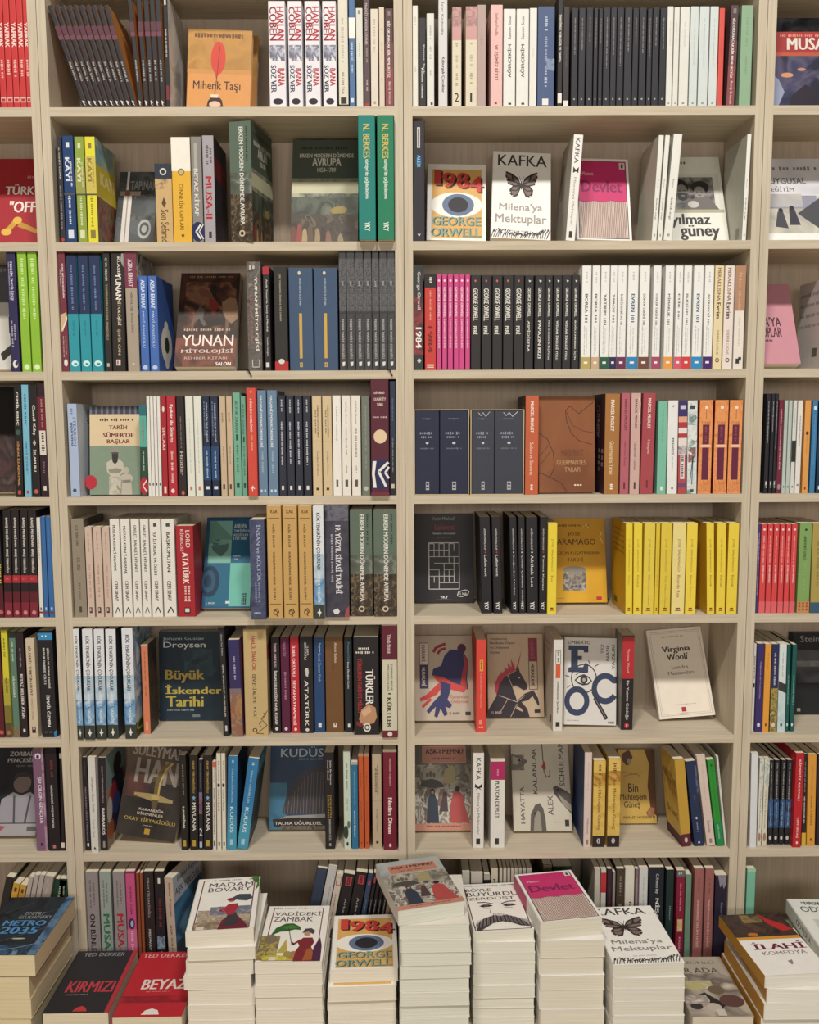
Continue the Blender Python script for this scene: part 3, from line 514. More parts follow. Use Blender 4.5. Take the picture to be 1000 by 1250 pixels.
# black wires poking out over the shelf edge
def wire(px, py, label):
    mb = MB(); p = on_y(px, py, -.002); pts = [Vector((p.x - .03, .001, SZ[3] + .0016)), Vector((p.x - .012, .0008, SZ[3] + .003)), Vector((p.x - .004, -.004, SZ[3] + .001)), Vector((p.x + .002, -.003, SZ[3] - .012))]
    rr = .0013
    for a, b in zip(pts, pts[1:]):
        t = (b - a).normalized(); s = t.cross(Vector((0, 1, .3))).normalized(); q = t.cross(s); ring = []
        n = len(mb.v); k = mb.slot(cmat('222122'))
        for c in (a, b):
            for i in range(6): an = i * math.pi / 3; mb.v.append(tuple(c + s * rr * math.cos(an) + q * rr * math.sin(an)))
        for i in range(6): j = (i + 1) % 6; mb.f.append((n + i, n + j, n + 6 + j, n + 6 + i)); mb.mi.append(k)
    o = mb.build('wire'); tag(o, label, 'wire', 'wires on the third shelf edge')
wire(478, 455, 'thin black wire poking over shelf edge below dark speckled spines')
wire(306, 455, 'thin black wire poking over shelf edge below grey mottled mythology spine')
ROW('R', 3)
B(505.4, 517.2, 324, 'dark spine fading to red with white lettering', '35383a', [BAND(.35, .7, '5a3236'), BAND(.5, .68, '8a3a3c'), M(0, .3, 1, .85, '2f3436 6a3438 8f3c3e 2f3436', 30), T('George Orwell', .06, .42, 'd9d2cc', .3, .72, 'd', 0), T('1984', .59, .79, 'ece6e0', .2, .8), ('t', '*', .35, .89, .75, .93, 'ece6e0', 'd', 1)])
B(518.6, 532.6, 334.8, 'bright red spine with a black top', 'c2403a', [BAND(0, .14, '2b2626'), ('g', .4, .03, .65, .1, 'd5d0ca'), G(.17, .5, 'e09a86', .42, .58), T('1984', .54, .82, '7a1f22', .25, .7), R(.2, .94, .8, .955, 'e8d0c4'), R(.2, .965, .8, .975, 'e8d0c4')])
RUN([(533, 539.2), (539.8, 546), (546.6, 553.2), (553.8, 560.2), (560.8, 567.2), (567.8, 574)], 335, 'hot pink paperbacks with white lettering', 'c84a84', [E(.5, .065, .22, .012, 'ecd0dc'), T('GEORGE ORWELL', .13, .45, 'e8d4de', .28, .68), T('HAYVAN ÇİFTLİĞİ', .47, .77, 'e8d4de', .28, .68), BAND(.985, 1, 'a83a6c')])
gx = [(574.6, 587), (587.6, 600.2), (600.8, 613.2), (613.8, 626.4), (627, 639.4)]
RUN(gx, 336, 'black paperbacks with bold blocky white lettering', '2e2b2b', [E(.45, .06, .09, .012, 'c8685a'), T('GEORGE ORWELL', .14, .48, 'e4e0d8', .22, .7), T('PERİ', .535, .625, 'e4e0d8', .22, .7)])
for (a, b), s_, q in zip([(640, 651), (652.2, 664.4), (665, 674), (674.6, 685.6), (686, 696.6), (697.2, 706.4)], ['ASPİDİSTRA', 'PAPAZIN KIZI', 'Paris ve Londra\'da Beş Parasız', 'WİGAN İSKELESİ YOLU', 'WİGAN İSKELESİ YOLU', 'BOĞULMAMAK İÇİN'], ['black paperback directly right of the five blocky lettered ones', 'black paperback, second right of the blocky lettered run', 'narrow black paperback with slanted grey lettering', 'black paperback with bold lettering left of its twin', 'black twin paperback, second from the white foot band run', 'black paperback touching the white run with coloured feet']):
    e = .36 + .035 * len(s_) if len(s_) < 22 else .84
    B(a, b, 336, q, '2d2b2d', [PL([(.4, .05), (.7, .06), (.5, .075)], 'dcd8d0'), T('GEORGE ORWELL', .13, .44, 'dcd8d0', .34, .64), T(s_, .48, min(.9, e + .1), 'dcd8d0', .34, .64, 'd', 1 if len(s_) < 22 else 0)])
wb = [(709, 720.6, 'b5a35c', 'BORSA 101', 'khaki'), (721.6, 731, 'c4a888', 'BORSA 101', 'tan'), (732, 742.8, '2c5a44', 'YATIRIM 101', 'dark green'), (743.4, 752, '2c2c50', 'TAROT 101', 'navy'), (752.4, 763.2, '6e2f56', 'İNGİLİZ EDEBİYATI 101', 'plum'), (764.8, 777.6, '2f82ba', 'EVREN 101', 'bright blue'), (779.2, 791.4, '6f4a3e', 'DÜNYA TARİHİ 101', 'brown'), (795.2, 805.2, 'a84868', 'DİNLER TARİHİ 101', 'dusty crimson'), (809.6, 820.8, 'e39a4a', 'MİMARLIK 101', 'orange'), (822.8, 831.6, 'd9566e', 'ETİK 101', 'pink'), (832.2, 842.2, 'cf4040', 'BUDİZM 101', 'red'), (844, 856.2, '2f8ac4', 'EVREN 101', 'sky blue'), (857.6, 868.8, '46286e', 'ASTROLOJİ 101', 'purple')]
for a, b, c, s_, nm in wb:
    dark = '2a5a86' if 'EVREN' in s_ else '5c5a58'
    B(a, b, 324.4, 'white spine with %s foot band%s' % (nm, ' right of plum one' if nm == 'bright blue' else ' right of red one' if nm == 'sky blue' else ''), 'e9e8e4', [BAND(.88, 1, c), G(.06, .17, 'b9b8b4', .4, .62), T(s_, .27, .27 + min(.3, .026 * len(s_) + .04), dark, .34, .66), G(.58, .86, 'aaa8a4', .28, .4), G(.6, .84, 'b4b2ae', .52, .62), R(.3, .925, .7, .945, 'e9e8e4')], group='white spines with coloured foot bands')
mv = lambda bgc: [T('MERAKLISINA', .02, .34, '8a6a5a', .3, .66), T('Evrim', .355, .51, '4a3a38', .26, .7), T('SHERRIE LYONS', .62, .86, '8a7a64', .36, .62, 'd', 0), E(.5, .915, .22, .022, '5a5248'), E(.5, .915, .13, .012, bgc)]
B(869.6, 880.8, 324.4, 'cream yellow spine with brown lettering', 'e4d3a8', mv('e4d3a8'))
B(881.6, 893.6, 324.4, 'pinkish white spine with brown lettering', 'e6d9d2', mv('e6d9d2'))
B(894.6, 907, 324.4, 'white spine with a tan upper block', 'e4dcd2', [BAND(0, .435, 'b0866a'), T('İklim Kitabı', .06, .42, 'd0b09a', .35, .66, 'd', 0), G(.5, .78, 'c9bfb6', .4, .6), R(.25, .9, .6, .95, '3a3634'), R(.5, .885, .8, .92, '3a3634')])
ROW('FR', 3)
FO(925, 977.5, 347, 'dusty pink cover facing out with dark condensed lettering', 'bf8590', [H('ENA\'YA', .03, .42, .68, .54, '4a2c32'), H('KTUPLAR', .03, .55, .66, .67, '4a2c32'), GH(.2, .7, .46, .73, '5a3a40')], Y=.035, t=.03)
B(1003, 1014, 338, 'white book at photo edge showing its pale back', 'd5d2d0', [], back='cac4c2', bcm=[GH(.08, .12, .9, .17, '8a8684'), GH(.08, .24, .9, .28, '8a8684'), GH(.08, .36, .9, .4, '8a8684'), GH(.08, .48, .9, .52, '8a8684'), R(.6, .76, .78, .86, '6a6664')], xt=1010)

# ================================================================ FOURTH SHELF
ROW('FL', 4)
FO(-70, 17, 473, 'black cover with a dim dark photo, cut by photo edge', '262525', [M(.5, .45, 1, 1, '241f1f 4a2f2c 2c2423 5a4440', 18), T('CEMİL', .08, .3, '9a9894', .86, .98)], Y=.045, t=.02)
B(19.6, 28.6, 469.8, 'black spine with white and orange lettering', '262323', [T('CEMİL KILIÇ', .06, .36, 'dcd6cc', .3, .72), E(.5, .42, .3, .025, '3f5a50'), T('DİNDAR İLE ALDATMAK', .5, .9, 'c9905a', .32, .7), R(.3, .94, .7, .975, 'c4553c')], xt=16)
B(30.2, 38.8, 469.8, 'light blue spine with dark lettering', '7ab4cc', [T('CEMİL KILIÇ', .08, .36, '2c4a66', .3, .72), T('EMEVİ SİYASET', .5, .8, '3a6a88', .34, .7), R(.3, .94, .65, .97, 'b0484a')], xt=23.4)
B(39.8, 49.6, 471, 'black spine with bold white lettering and diamond', '282424', [T('Cemil Kılıç', .17, .44, 'e0d8cc', .32, .74), PL([(.5, .48), (.7, .51), (.5, .54), (.3, .51)], 'b9b2a8'), T('İSLAM BU', .57, .77, 'dcd4c8', .32, .72), E(.5, .95, .28, .02, 'c4604a')], xt=33.5)
B(50.2, 60.4, 471, 'dark maroon spine with a white label', '33222a', [BAND(.1, .4, '6a2630'), G(.12, .38, 'b08a86', .4, .62), R(.1, .4, .85, .62, 'd8d0c4'), G(.42, .6, '4a3432', .3, .7), G(.68, .8, '7a6a6a'), R(.35, .9, .7, .94, 'dcd4c8')], xt=46.5)
ROW('L', 4)
B(86.4, 98.2, 493, 'pale blue spine, cover facing right with matching lettering', 'a9b8d4', [T('STEARON', .14, .45, '55607c', .55, .85, 'd', 0), T('uçurumu', .2, .45, '3a4668', .25, .5), G(.05, .12, '7a86a4', .3, .6), E(.45, .93, .2, .02, '3f5a5a')], front='c3cad8', fcm=[H('STE', .45, .17, .95, .22, '4a5678'), H('ÜÇÜN', .5, .25, .98, .3, '4a5678'), GH(.5, .05, .9, .1, '7a86a4'), E(.75, .9, .08, .02, '3f5a5a')], xt=81.5)
TS = [R(0, 0, 1, .095, '43444e')] + [R(i / 9, 0, i / 9 + .04, .095, '6e7080') for i in range(9)] + [R(0, .095, 1, .455, 'd5bf9c'), R(0, .45, 1, 1, '7f8f7c'), GH(.2, .14, .9, .175, '4a4038'), H('TARİH', .38, .205, .74, .265, '6a2c2c'), H('SÜMER\'DE', .26, .295, .88, .355, '6a2c2c'), H('BAŞLAR', .34, .375, .8, .435, '6a2c2c'),
      E(.02, .86, .12, .08, 'b0303c'), PL([(.38, 1), (.4, .78), (.34, .74), (.33, .64), (.44, .6), (.58, .6), (.66, .64), (.68, .74), (.6, .78), (.62, 1)], 'bcb6a6'), E(.5, .54, .07, .055, 'b8b2a2'), PL([(.43, .52), (.57, .52), (.55, .63), (.5, .66), (.45, .63)], '3a3834'), E(.5, .495, .075, .025, '8f8a7e'), R(.44, .52, .56, .54, '55524a'), PL([(.36, .72), (.52, .7), (.64, .72), (.6, .755), (.4, .755)], '8d8778'), M(.38, .8, .62, 1, 'a8a294 c4beae 8d8778', 60),
      PL([(.62, 1), (.64, .84), (.58, .8), (.66, .77), (.8, .77), (.86, .81), (.82, .86), (.84, 1)], 'b4ae9f'), E(.72, .73, .055, .042, 'b0aa9b'), PL([(.64, .84), (.8, .83), (.82, .86), (.66, .87)], '807a6e')]
FO(110, 171.6, 495.5, 'cream and green cover facing out with two stone statues', '7f8f7c', TS, Y=.03, t=.02, lean=6)
B(172.2, 180.8, 494, 'teal spine with red and white chevron disc at foot', '2c4a3c', [BAND(0, .12, '2f6a72'), BAND(.12, .46, '57a898'), G(.15, .42, 'b0483c', .35, .65), G(.5, .74, 'b9c8b8', .38, .6), E(.5, .885, .6, .095, 'b02c38'), LN([(.9, .82), (.3, .885), (.9, .95)], .16, 'e4dcd6')], xt=169.5)
RUN([(181.4, 185.4), (185.6, 189.6), (189.8, 193.8), (194, 198)], 484, 'very thin white spines', 'e2dfd8', [G(.2, .5, 'c9c6be', .4, .6), R(.3, .86, .7, .89, '4a4a48')])
B(198.4, 205.4, 483.4, 'narrow red spine with white serif lettering', 'a32a32', [E(.5, .13, .2, .03, 'e0d0c8'), T('SIRLARI', .31, .53, 'e4d4cc', .26, .74, 'd', 0), R(.35, .9, .75, .97, 'e0d0c8')])
B(206, 217, 484, 'red spine with bold white lettering', 'b0303a', [T('Epikür ile Sidarta', .08, .46, 'e8d8d0', .3, .72), G(.54, .88, 'e0c4bc', .36, .62), E(.5, .945, .2, .022, 'e4d4cc')])
B(218.4, 228.2, 484, 'very dark brown spine with grey lettering', '2e2626', [G(.2, .52, '8a7a70', .42, .58), T('Hititler', .55, .79, 'c4b8a8', .3, .7, 'd', 0), E(.55, .965, .2, .022, 'c4624a')])
RUN([(229.2, 238.8), (239.4, 248.8)], 483.8, 'off white spines with faint green lettering', 'dcddd2', [G(.22, .78, 'b4b8a8', .42, .58), R(.35, .9, .65, .94, 'c07a68')])
TK = [T('TÜRKLERİN YAZI TARİHİ', .06, .45, 'b4bccc', .5, .76), G(.05, .4, '7a86a0', .2, .36), BAND(.5, .84, '26466e'), G(.54, .82, 'b0c0d4', .38, .62), R(.25, .9, .75, .93, 'd8dce0')]
RUN([(249.8, 258.6), (259.4, 269)], 484, 'navy spines with brighter blue middle', '232c42', TK)
RUN([(270.4, 278), (278.6, 286)], 484, 'beige narrow spines with tiny brown lettering', 'c4ae92', [T('ŞEHİR', .16, .26, '6a5644', .3, .65), G(.5, .68, '8a745c', .4, .6), R(.3, .88, .65, .93, '4a4036')])
GR = [T('BÜYÜK ZAMAN', .08, .38, '33604e', .3, .7), R(.35, .4, .65, .46, '28483c'), G(.5, .8, '3a6a56', .35, .65), R(.3, .87, .7, .92, '26443a')]
B(286.6, 295.8, 479.4, 'mint green spine taller than its neighbour', '73a890', GR)
B(296.2, 302.6, 484, 'mint green spine tucked behind the coral red book', '6c9f88', GR)
B(303.2, 315, 473.8, 'coral red tall spine pulled slightly forward', 'cc4a3e', [T('MİSELİN DUBLÖRÜ', .1, .4, 'ecd8cc', .36, .64), G(.43, .58, 'd9a06a', .4, .6), G(.03, .06, 'e8c8bc'), LN([(.3, .93), (.5, .915), (.7, .93)], .08, 'ece0d4'), LN([(.5, .9), (.45, .95)], .08, 'ece0d4')], Y=-.006)
RUN([(316.4, 327.4), (328.2, 340.4)], 476.6, 'slate blue spines with white lettering', '66809a', [T('PAGANİZMİN KÖKENLERİ', .05, .54, 'd5dce2', .3, .6), G(.57, .8, '9ab0c0', .36, .58), R(.2, .94, .4, .96, 'c8d2da'), R(.6, .94, .8, .96, 'c8d2da')])
RUN([(341.2, 350.4), (351.2, 360.6), (361.4, 370.8), (371.4, 381.2)], 483, 'dark navy spines with white lettering', '2a2d3a', [G(.04, .18, 'c0c2c8', .4, .62), G(.26, .7, 'c9cad0', .36, .58), R(.34, .9, .64, .94, 'dcdad6')])
RUN([(382.4, 394), (394.8, 406.2)], 483.4, 'tan spines with dark double line lettering', 'cfb993', [T('OSMANLI DEVLETİ\'NDE', .09, .42, '4a3c2c', .54, .74), T('İKİ ŞEHİR', .14, .38, '4a3c2c', .28, .46), R(0, .455, 1, .46, 'a8946c'), T('Doğan Kuban', .55, .8, '5a4a38', .42, .62, 'd', 0), R(.35, .92, .65, .945, '3a3026')], group='tan spines with dark lettering')
B(407, 417.4, 483, 'white spine with pale grey lettering', 'e6e2da', [T('TARİHE YAZILIŞ', .1, .45, 'a8aaa6', .36, .64), R(.36, .84, .62, .91, '5a5852')])
RUN([(418.2, 429), (429.8, 441.2)], 483, 'white spines with small brown lettering', 'e2ddd2', [T('Halil Yiğit Almanak', .05, .28, '6a5c50', .38, .62, 'd', 0), G(.33, .62, '8a7c70', .4, .6), G(.7, .78, '8a7c70', .42, .58), R(.34, .84, .66, .91, '5a5048')])
B(442, 452.6, 483.6, 'grey green spine beside the maroon dictionary', '6e7469', [G(.1, .55, '8d9386', .4, .6), G(.6, .76, '8d9386', .4, .6), E(.5, .93, .24, .022, 'b4b8ac')])
B(453.2, 475.6, 462.6, 'wide maroon spine with cream disc and chevron square', '55202f', [H('DİVÂNÜ', .2, .1, .76, .125, 'dccfc4'), H('LUGÂTİ\'T', .2, .15, .84, .18, 'dccfc4'), H('TÜRK', .34, .2, .7, .225, 'dccfc4'), GH(.12, .315, .9, .33, 'c4aeb0'), E(.52, .488, .36, .06, 'dcc3a0'), R(.03, .685, .97, .94, '262c52'), PL([(.1, .7), (.3, .7), (.2, .81), (.3, .93), (.14, .93), (.05, .81)], 'e4e0da'), LN([(.95, .71), (.42, .79), (.82, .92)], .14, 'e4e0da'), LN([(.98, .75), (.78, .8), (.98, .85)], .12, 'e4e0da'), BAND(.97, 1, '6a2c3a')], Y=-.008, d=.14)
B(476.2, 484, 465.4, 'narrow dark blue spine against the middle divider', '2b3446', [BAND(.55, 1, '23242a'), G(.15, .35, '6a7890', .4, .6), G(.5, .8, '8a8e98', .4, .6), R(.2, .9, .75, .94, 'c9b8a0')])
ROW('R', 4)
def slipcase(xs, y, label, cols, lead, film_glint):
    z = SZ[4]; Y = .004
    X0 = max(bay_x()[0], x_at(xs[0], Y, z)); X1 = x_at(xs[-1], Y, z); h = on_y((xs[0] + xs[-1]) / 2, y, Y).z - z
    root = bpy.data.objects.new('slipcase', None); COL.objects.link(root); root.location = (X0, Y, z + .0003)
    tag(root, label, 'slipcase', 'slipcases on the right bay fourth shelf')
    cm = cmat('cbb793', 'card'); w = X1 - X0; e = .0016; dd = .15
    for nm, a, b in (('side_board', (0, 0, 0), (e, dd, h)), ('side_board', (w - e, 0, 0), (w, dd, h)), ('base_board', (e, 0, 0), (w - e, dd, e)), ('top_board', (e, 0, h - e), (w - e, dd, h)), ('rear_board', (e, dd - e, e), (w - e, dd, h - e))):
        mb = MB(); mb.box(a, b, cm); mb.build(nm, root)
    n = len(lead); mid = (xs[1] + xs[2]) / 2; Xm = x_at(mid, Y, z)
    for i, (a, b) in enumerate(((X0 + e + .0003, Xm - .0004), (Xm + .0004, X1 - e - .0003))):
        sp = [E(.5, .1, .03, .006, '8a8fa0'), GH(.3, .085, .7, .105, '6a7088'), GH(.2, .25, .8, .285, '8a90a4'), GH(.25, .3, .75, .33, '8a90a4'), E(.5, .385, .06, .014, 'c4c4c8'), GH(.22, .44, .82, .46, '6a7088'), R(.44, .85, .58, .95, 'a8a8ac'), R(.46, .87, .56, .89, cols), R(.46, .91, .56, .93, cols)]
        if film_glint: sp += [LN([(.3, .02), (.4, .06), (.5, .02), (.62, .07), (.8, .01)], .02, 'c9c9cc')]  # glint of the plastic film painted as a pale zigzag
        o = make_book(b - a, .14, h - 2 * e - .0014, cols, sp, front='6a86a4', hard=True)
        o.location = (a, Y + .001, z + e + .0006)
        tag(o, lead[i] + ', ' + place(), 'book', 'books inside the slipcases')
slipcase([505, 536.4, 537.2, 572.4], 500, 'cream edged slipcase holding two deep navy volumes, right bay fourth shelf', '23293f', ['left deep navy volume inside the left slipcase', 'right deep navy volume inside the left slipcase'], 0)
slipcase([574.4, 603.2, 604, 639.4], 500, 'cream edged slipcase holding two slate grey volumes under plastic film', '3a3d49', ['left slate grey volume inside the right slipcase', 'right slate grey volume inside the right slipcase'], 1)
MP = lambda s_, c: [T('MARCEL PROUST', .06, .37, 'f0e4d4', .38, .62), T(s_, .47, .8, c, .34, .62, 'd', 0), E(.5, .905, .1, .008, 'f0e4d4'), E(.5, .925, .1, .008, 'f0e4d4'), E(.5, .945, .1, .008, 'f0e4d4')]
B(640.6, 657.2, 483.2, 'orange red spine left of the brown bird cover', 'be5f3e', MP('Sodom ve Gomorra', 'e8c8b0'), back='3a2c2c', bcm=[GH(.2, .1, .95, .14, '8a7a72'), GH(.2, .2, .95, .24, '8a7a72')])
GT = [M(0, 0, 1, 1, '7c4a2c 8a5432 744428', 5), LN([(.98, .06), (.72, .18), (.56, .1), (.48, .15), (.5, .26), (.58, .38), (.72, .46), (.95, .5)], .012, '40241a'), LN([(.5, .16), (.6, .3), (.8, .36), (1, .38)], .008, '40241a'), LN([(.0, .38), (.15, .44), (.26, .58), (.28, .74), (.2, .84), (.05, .8), (0, .8)], .012, '40241a'), LN([(.2, .84), (.4, .9), (.5, .99)], .012, '40241a'), LN([(.02, .62), (.18, .5)], .008, '40241a'), LN([(.04, .7), (.22, .56)], .008, '40241a'),
      H('GUERMANTES', .32, .66, .84, .71, 'b08a62', 0), H('TARAFI', .46, .735, .74, .785, 'b08a62', 0), H('MARCEL PROUST', .4, .55, .8, .62, '6a3c24', 0), E(.65, .92, .02, .008, 'e4d4c0'), E(.7, .92, .02, .008, 'e4d4c0'), E(.75, .92, .02, .008, 'e4d4c0')]
FO(658, 726, 484, 'brown cover facing out with dark bird line drawing', '7f4c2e', GT, Y=.02, t=.025, lean=5)
B(737, 755.2, 480.8, 'ochre brown spine showing its dark maroon back', 'a3703c', MP('Guermantes Tarafı', 'e4cfa8'), back='43242c', bcm=[T('ÖRNEK', .1, .45, 'b9a0a0', .35, .6), G(.55, .8, 'a08888', .2, .34), G(.55, .82, 'a08888', .5, .64), G(.55, .8, 'a08888', .75, .9)], xt=738)
B(756.4, 767.4, 480, 'rose pink spine with dark lettering', 'b0606c', [T('MARCEL PROUST', .06, .37, '5a2430', .38, .64), T('Albertine Kayıp', .47, .72, '7a3a46', .36, .62, 'd', 0), R(.4, .88, .6, .95, '6a2c38')], xt=759)
B(768.4, 780.4, 480, 'pale pink spine with painted wrapping glint', 'c9a69e', [T('MARCEL PROUST', .06, .35, '4a3434', .4, .64), T('Yakalanan Zaman', .47, .76, '6a5050', .38, .62, 'd', 0), R(.42, .88, .6, .95, '4a3434'), LN([(.9, .02), (.8, .06), (.95, .1), (.85, .2), (.95, .3)], .06, 'e8dcd8')], xt=772)  # pale zigzag puts the wrapping's glint into the spine colour
B(781.2, 797, 480, 'wide dusky red spine among pink ones', 'a3484f', [T('MARCEL PROUST', .05, .35, 'ecd4d0', .4, .64), T('Mahpus', .46, .6, 'dcb4b4', .4, .64, 'd', 0), R(.44, .86, .58, .94, '7a2c34')], xt=785.5)
B(801.4, 812.8, 490, 'turquoise green spine with faint lettering', '7ab8a0', [G(.1, .45, '5f9a86', .42, .6), R(.4, .92, .65, .96, 'd8e8dc')], xt=804)
B(814, 826.6, 489, 'plain white spine with a black vertical title', 'e2e2e0', [T('PRENSES', .4, .58, '4a4a4c', .4, .64), G(.6, .76, 'a9a9a9', .44, .58), R(.4, .05, .6, .07, 'a9a9a9'), R(.42, .93, .6, .95, '5a5a5a')], xt=815.5)
B(827.4, 837.8, 489, 'spine with purple, red and white stripes', 'b04a4c', [BAND(0, .17, '3a3468'), R(.2, .05, .8, .09, 'c9c4d8'), BAND(.17, .23, 'd9a088'), BAND(.23, .29, 'ac3a40'), BAND(.29, .35, 'e0d8d4'), BAND(.35, .4, 'b03c40'), BAND(.4, .49, 'e0d8d0'), M(0, .48, 1, .58, '5a3a50 c9c0c4 5a3a50', 60), R(.25, .57, .75, .84, 'dcd8d4'), G(.58, .83, '5a4a5a', .35, .65), BAND(.88, .93, '6a4a70')], xt=828.5)
B(838.6, 850.2, 489, 'white spine with grey and teal comic drawing', 'd3d6d4', [M(0, 0, 1, 1, 'e0e2e0 c9cecc e4e4e0 7f9a98', 50), R(.2, .05, .75, .09, '3a4a50'), M(.1, .12, .9, .26, 'd8dad8 8fa4a4 4a5a5c', 80), M(.1, .5, .9, .66, 'e0e0dc b05a50 3f6f74 d8dad8', 80), LN([(.3, .86), (.6, .6), (.5, .9)], .1, '3f6f74'), R(.3, .95, .7, .98, '4a5050')], xt=840)
RUN([(851.4, 867.4), (870, 886.2), (887.6, 903.4)], 488.6, 'bright orange spines with purple label blocks', 'd98850', [M(0, 0, 1, 1, 'd98850 e29a60 cf7c46', 60), R(.42, .065, .65, .09, 'f0e0d0'), R(.5, .1, .54, .2, '8a4a2a'), R(.26, .26, .78, .47, '64263f'), G(.28, .45, '8a4a5a', .42, .62), R(.12, .475, .92, .5, 'e8c0a8'), R(.26, .505, .78, .85, '64263f')] + [R(.1 + .1 * i, .855 + .02 * (i % 3), .12 + .1 * i, .97, 'b0583a') for i in range(9)] + [R(.2 + .12 * i, .225, .22 + .12 * i, .25, '8a3a2a') for i in range(6)], back='8f2a26', front='8f2a26')
ROW('FR', 4)
BKT = lambda e: [G(.08, e, 'b4b2b8', .4, .62), T('YKY', .87, .95, 'e4e0da', .3, .7)]
RUN([(932.2, 937.4), (938.2, 942.6), (943, 946.8)], 480.6, 'narrow black spines with white foot letters', '28262c', [BKT(.5), BKT(.38), BKT(.56)])
B(947.4, 953.4, 488.4, 'narrow crimson spine with white lettering', '70283a', [T('DİNİMİZ BULMAYAN BİR PALA BIYIK', .1, .75, 'd0a8b0', .35, .68), E(.5, .93, .3, .03, '9a8a8c')])
RUN([(954, 958.6), (959, 963.8)], 489, 'thin greyish mint spines', 'b4bfb8', [G(.15, .5, '98a49c', .4, .6), LOGO('6a746e', .93, .01, .5, .2)])
B(964.4, 969.4, 489, 'thin white spine with a black label', 'd0d2cc', [G(.08, .4, 'a8aaa6', .35, .6), R(0, .43, 1, .66, '2c3430'), LOGO('6a746e', .93, .01, .5, .2)])
B(970, 976.6, 489, 'white spine with dark upper lettering', 'dedad4', [T('YOLDAKİ KILIÇLAR', .16, .5, '3a3836', .4, .68), R(.3, .9, .7, .92, '8a8680')])
B(978.8, 986.4, 489, 'apricot orange narrow spine', 'd89a52', [E(.5, .35, .24, .02, '4a3626'), G(.38, .6, 'b07c3c', .4, .6), R(.35, .93, .6, .96, '6a4a2a')])
B(988, 994.6, 489, 'medium blue narrow spine with white dot', '3f7aa8', [E(.5, .08, .28, .025, 'd0dce4'), G(.16, .7, '6a9cc0', .42, .6)])
B(996, 1004, 489, 'dark navy spine at the photo edge', '23364e', [G(.1, .5, '4a6078', .4, .6), R(.3, .92, .6, .96, 'd0d8e0')])

# ================================================================ FIFTH SHELF
ROW('FL', 5)
B(-4, 5.4, 623, 'black and red spine with yellow lettering at photo edge', '2a2425', [G(.5, .7, 'c9b83c', .5, .9), BAND(.7, 1, '55222a'), E(.6, .95, .3, .02, 'b8606a')])
RUN([(6, 15.6), (16.6, 25.8), (26.6, 36.2), (37, 47)], 622.7, 'black spines turning red below', '272323', [T('BARIŞ PEHLİVAN', .07, .34, 'dcd4cc', .3, .74), T('BARIŞ TERKOĞLU', .36, .58, 'dcd4cc', .3, .74), BAND(.605, .675, 'a8323c'), BAND(.675, .76, '2b2022'), BAND(.76, .86, '5c222c'), BAND(.86, 1, '7c2a36'), E(.5, .955, .26, .02, 'c4808a'), GH(.2, .625, .8, .65, 'c45a5e')], xts=[2.6, 13, 23.4, 33.3])
B(48.2, 53, 632, 'thin white spine between black and blue ones', 'd8d5ce', [G(.1, .42, '8a8680', .35, .65), BAND(.94, .96, 'a03038'), R(.3, .9, .7, .93, '6a6660')])
RUN([(54, 59.6), (60.2, 67.2)], 630.5, 'medium blue narrow spines', '3a68a0', [G(.1, .4, '4f7cb2', .4, .6), R(.35, .9, .65, .93, 'b9c9dc'), BAND(.945, .96, '6a3a50')])
ROW('L', 5)
B(91.2, 106.8, 634, 'grey beige wide spine with dark cover behind', '8f8474', [T('GİZ VERA GİBİ', .06, .27, '4c443a', .36, .6), T('E. E. DELE', .39, .52, '4c443a', .36, .6), G(.65, .83, '6a6054', .4, .58), R(.4, .89, .6, .95, '4c443a')], xt=86.4, front='56504a')
RUN([(107.4, 116.2), (117.4, 127.4), (128.2, 137.4)], 643.6, 'pale pinkish spines with red lettering', 'c9b3a4', [G(.06, .28, 'a87a70', .38, .6), G(.42, .8, 'b58a7e', .36, .64), R(.28, .89, .66, .955, '3c3634'), R(.34, .9, .5, .935, 'c9b3a4')], xts=[104, 113.5, 124.5])
sm = [('MUSTAFA KEMAL\'İ ANLAMAK', .06, .53), ('MUSTAFA KEMAL\'İ ANLAMAK', .07, .56), ('GAFLET, DALALET, HIYANET', .06, .54), ('GAFLET, DALALET, HIYANET', .06, .54), ('YA İSTİKLAL YA ÖLÜM', .13, .57), ('BAŞKOMUTAN', .13, .54)]
sx = [(138, 149.8), (150.8, 162.4), (163.4, 173.8), (174.6, 185), (186, 199.4), (200.4, 216)]
RUN(sx, 634, 'white spines with black block lettering', 'e0dcd4', [[T(a, b, c, '2c2a2a', .3, .66), T('CEM SINAV', .63, .84, '3c3a3a', .32, .64), LN([(.3, .96), (.55, .9), (.78, .96)], .09, '2f2d2d')] + ([R(.36, .04, .66, .075, '4a4848')] if i > 3 else []) for i, (a, b, c) in enumerate(sm)], xts=[133, 146.5, 159, 170, 181.5, 196.4])
B(217.4, 239, 642, 'thick red spine with large white title, right of white run', 'a32830', [T('LORD', .05, .24, 'e6d6ce', .56, .8, 'd', 0), T('KİNROSS', .04, .28, 'e0ccc4', .26, .48, 'd', 0), T('ATATÜRK', .29, .64, 'eedfd6', .34, .76), G(.66, .84, 'e0c4bc', .6, .74), G(.66, .84, 'e0c4bc', .4, .54), R(.38, .9, .72, .965, '2c2424'), R(.42, .91, .66, .95, 'd9cfc8')], xt=215, d=.075)
